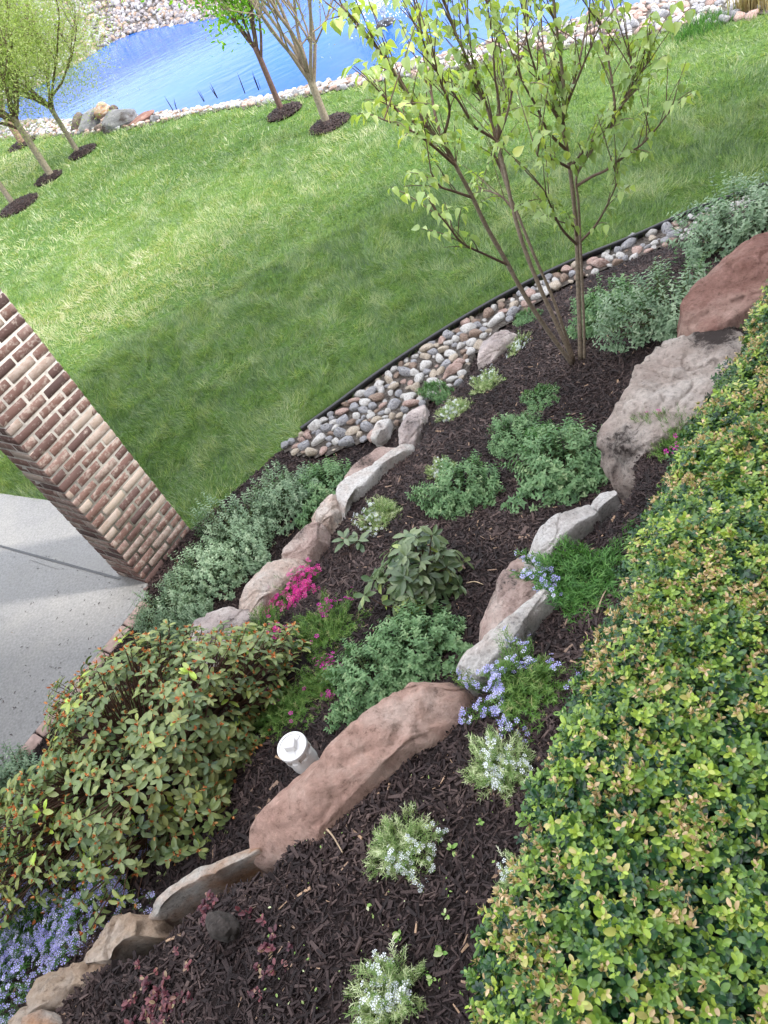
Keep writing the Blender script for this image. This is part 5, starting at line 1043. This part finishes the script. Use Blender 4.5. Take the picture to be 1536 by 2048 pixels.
# ------------------------------------------------------------------ trees on the lawn
def lawn_tree(u, v, label, seed, fork=1.35, H=4.2, spread=1.5, tr_r=.06, leaf='willow', nleaf=7000, lsz=.05, barkm='bark_pale', lean=(0, 0), limbs=6, asym=0.0, depth=3, vase=.5, clump=.16, droop=0.):
    rg = np.random.default_rng(seed); b = at(u, v, 0); b[2] = zl1(b[0], b[1]); o = empty('lawn_tree', b, label, 'tree', 'trees along the pond')
    tk = MB(); top_ = np.array([lean[0], lean[1], fork]); tube(tk, spline([(0, 0, -.1), (0, 0, .12), top_ * [.5, .5, .5], top_], 5), np.concatenate([[tr_r * 1.5, tr_r * 1.2], np.linspace(tr_r * 1.05, tr_r * .85, 14)]), 10); tk.build('trunk', M[barkm], o)
    br = MB(); ends = []
    def grow(p, d, ln, r, dep):
        n_ = 6; pts = [p]; dd = d.copy()
        for k in range(n_): dd = norm(dd + rg.normal(0, .11, 3) + np.array([0, 0, .05])); pts.append(pts[-1] + dd * ln / n_)
        pts = np.array(pts); tube(br, pts, np.linspace(r, r * .55, len(pts)), 6 if dep > 1 else 4, cap=False)
        for k in range(1 if dep < 3 else 3, n_ + 1): ends.append((pts[k], dep))
        if dep > 0:
            for _ in range(3 if dep > 1 else 4):
                k = rg.integers(2, n_ + 1); e = norm(dd + rg.normal(0, .5, 3) + np.array([0, 0, .15])); grow(pts[k], e, ln * rg.uniform(.55, .8), r * .5, dep - 1)
    for k in range(limbs):
        a = k * 6.283 / limbs + rg.normal(0, .3); d = norm(np.array([math.cos(a) * vase, math.sin(a) * vase, 1.0])); grow(top_ - np.array([0, 0, rg.uniform(0, .25)]), d, (H - fork) * rg.uniform(.42, .6), tr_r * .5, depth)
    br.build('branches', M['bark_dark'] if leaf != 'brownleaf' else M['bark'], o)
    E_ = np.array([e[0] for e in ends if e[1] <= (3 if leaf == 'willow' else 2)]); k = rg.integers(0, len(E_), nleaf); P = E_[k] + rg.normal(0, clump, (nleaf, 3)); 
    P[:, 2] -= droop * rg.random(nleaf) ** 2; hz_ = norm(P - top_); D = norm(rg.normal(0, 1, (nleaf, 3)) + np.array([0, 0, -.3])); f = MB(); q = np.clip(rg.normal(.5, .2, nleaf) + .3 * (vn(P[:, 0] * 2, P[:, 2] * 2, 1.5, seed) - .5), 0, 1)
    f.inst(LANCE if leaf != 'maple' else ELLW, frames(D, rg.normal(0, 1, (nleaf, 3))) * (lsz * rg.uniform(.6, 1.3, nleaf))[:, None, None], P, q); f.build('foliage', M[leaf], o); return o
M['redbark'] = plain('reddish_bark', (.3, .19, .14), .9, .35, 30, .5)
lawn_tree(565, 225, 'tree with a dark trunk and dense bright green leaves in front of the pond', 615, .95, 3.2, tr_r=.045, leaf='maple', nleaf=9000, lsz=.07, barkm='bark_dark', limbs=7, vase=.42, clump=.11, droop=.05)
lawn_tree(655, 250, 'vase-shaped tree with sparse thin olive twigs in front of the pond', 602, .72, 3.4, tr_r=.055, leaf='brownleaf', nleaf=6500, lsz=.04, barkm='bark_pale', limbs=8, vase=.42, clump=.12)
lawn_tree(105, 355, 'pale trunked willow-like tree in its own dark mulch ring, near the left edge', 603, 1.1, 3.5, tr_r=.065, leaf='willow', nleaf=42000, lsz=.05, limbs=9, vase=1.0, clump=.24, droop=.8)
lawn_tree(158, 308, 'willow-like tree next to the boulder pile at the pond', 604, .9, 3.3, tr_r=.05, leaf='willow', nleaf=42000, lsz=.05, limbs=9, vase=1.0, clump=.24, droop=.8)
lawn_tree(28, 410, 'leaning slim trunk of the tree nearest the brick column', 605, 1.6, 4.6, tr_r=.05, leaf='willow', nleaf=7000, lsz=.06, limbs=6, vase=.7)
lawn_tree(48, 290, 'reddish trunked tree standing behind the other left trees', 606, .9, 3.8, tr_r=.08, leaf='willow', nleaf=12000, lsz=.055, barkm='redbark', limbs=6, vase=.8, droop=.4)

# ------------------------------------------------------------------ pond edge plants and fountain
def tuft(name, loc, n, h, w_, mat, label, cat, seed, spread=.3, r0=.06, group=None):
    rg = np.random.default_rng(seed); f = MB(); a = rg.uniform(0, 6.28, n); P = np.column_stack([rg.normal(0, r0, (n, 2)), np.zeros(n)]); D = norm(np.column_stack([rg.normal(0, spread, (n, 2)), np.ones(n)]))
    f.inst(BLADE, frames(D, rg.normal(0, 1, (n, 3))) * np.stack([np.full(n, w_), h * rg.uniform(.5, 1.1, n), np.full(n, h)], -1)[:, None, :], P, rg.random(n)); return tag(f.build(name, mat, None, loc), label, cat, group)
for u, v, lb, sd_ in [(1497, 28, 'brown dried grass clump on the riprap at the top right, left one', 1), (1534, 22, 'brown dried grass clump cut by the right edge on the riprap', 2)]:
    p = at(u, v, -.1); tuft('ornamental_grass', p, 160, .5, .012, M['reed'], lb, 'grass clump', sd_, .12, .09)
p = at(1412, 58, -.05); tuft('green_tuft', p, 500, .2, .008, M['grass_tuft'] if 'grass_tuft' in M else M['needle_dk'], 'tall green weed clump where the lawn meets the riprap', 'weed clump', 3, .5, .13)
p = at(1385, 68, 0); tuft('green_tuft', p, 300, .12, .008, M['needle_dk'], 'low green weed clump left of the tall one at the riprap', 'weed clump', 4, .6, .12)
for i, (u, v) in enumerate([(408, 190), (436, 182), (520, 165), (490, 173), (352, 205)]):
    p = at(u, v + 14, -.3); tuft('reed', p, 3, .35, .02, M['plastic'], 'thin dark reed stalks standing in the water near the bank', 'reed', 10 + i, .1, .02, 'reed stalks by the near bank')
fp = at(772, 48, -.35); o = empty('pond_fountain', fp, 'small splashing fountain in the pond behind the young tree', 'fountain')
m = MB(); lathe(m, [(.0001, .06), (.16, .06), (.2, .02), (.2, -.06)], 20); m.build('float', M['plastic'], o)
rg = np.random.default_rng(77); m = MB(); n = 1500; a = rg.uniform(0, 6.28, n); t = rg.random(n); rr_ = .75 * t * rg.uniform(.7, 1, n); zf_ = .06 + 1.9 * t * (1 - t) * rg.uniform(.8, 1.1, n)
OCT = (np.array([(1, 0, 0), (-1, 0, 0), (0, 1, 0), (0, -1, 0), (0, 0, 1.6), (0, 0, -1.6)], float), np.array([(0, 2, 4), (2, 1, 4), (1, 3, 4), (3, 0, 4), (2, 0, 5), (1, 2, 5), (3, 1, 5), (0, 3, 5)]), np.zeros((0, 4), int))
m.inst(OCT, np.eye(3)[None] * (rg.uniform(.006, .016, n))[:, None, None], np.column_stack([rr_ * np.cos(a), rr_ * np.sin(a), zf_]), rg.random(n)); m.build('spray', M['white'], o)

rg = np.random.default_rng(909); n = 260; p = colA[:2] - AX[None] * rg.uniform(0, 2.8, (n, 1)) + AY[None] * rg.uniform(0, 2.2, (n, 1)) * rg.random((n, 1)); p = p[inside(p, PAT)]; n = len(p); m = MB()
m.inst(CHIP, rotm(rg.uniform(0, 6.28, n), rg.normal(0, .1, n), rg.normal(0, .4, n)) * np.stack([np.full(n, .004), rg.uniform(.004, .02, n), np.full(n, .002)], -1)[:, None, :], np.column_stack([p, np.full(n, .034)]), rg.random(n)); tag(m.build('patio_debris', M['chip']), 'small bark scraps blown across the concrete patio', 'debris', kind='stuff')
for u, v, du, dv, lb in [(650, 1655, 40, 55, 'pale dry twig lying on the near mulch beside the largest boulder'), (1195, 1230, 22, -48, 'bright wood splinter stuck beside the dark green phlox mat'), (935, 1170, 34, 4, 'short brown stick in the mulch below the dark rhododendron'), (1212, 668, 14, 36, 'thin curved pale twig on the mulch right of the young tree')]:
    a, b = onbed(u, v), onbed(u + du, v + dv); m = MB(); P = spline([a * 0 + [0, 0, .012], (b - a) * .5 + [.004, .006, .02], b - a + [0, 0, .014]], 4); tube(m, P, np.linspace(.0035, .0018, len(P)), 6); tag(m.build('twig', M['stake'], None, a), lb, 'twig')
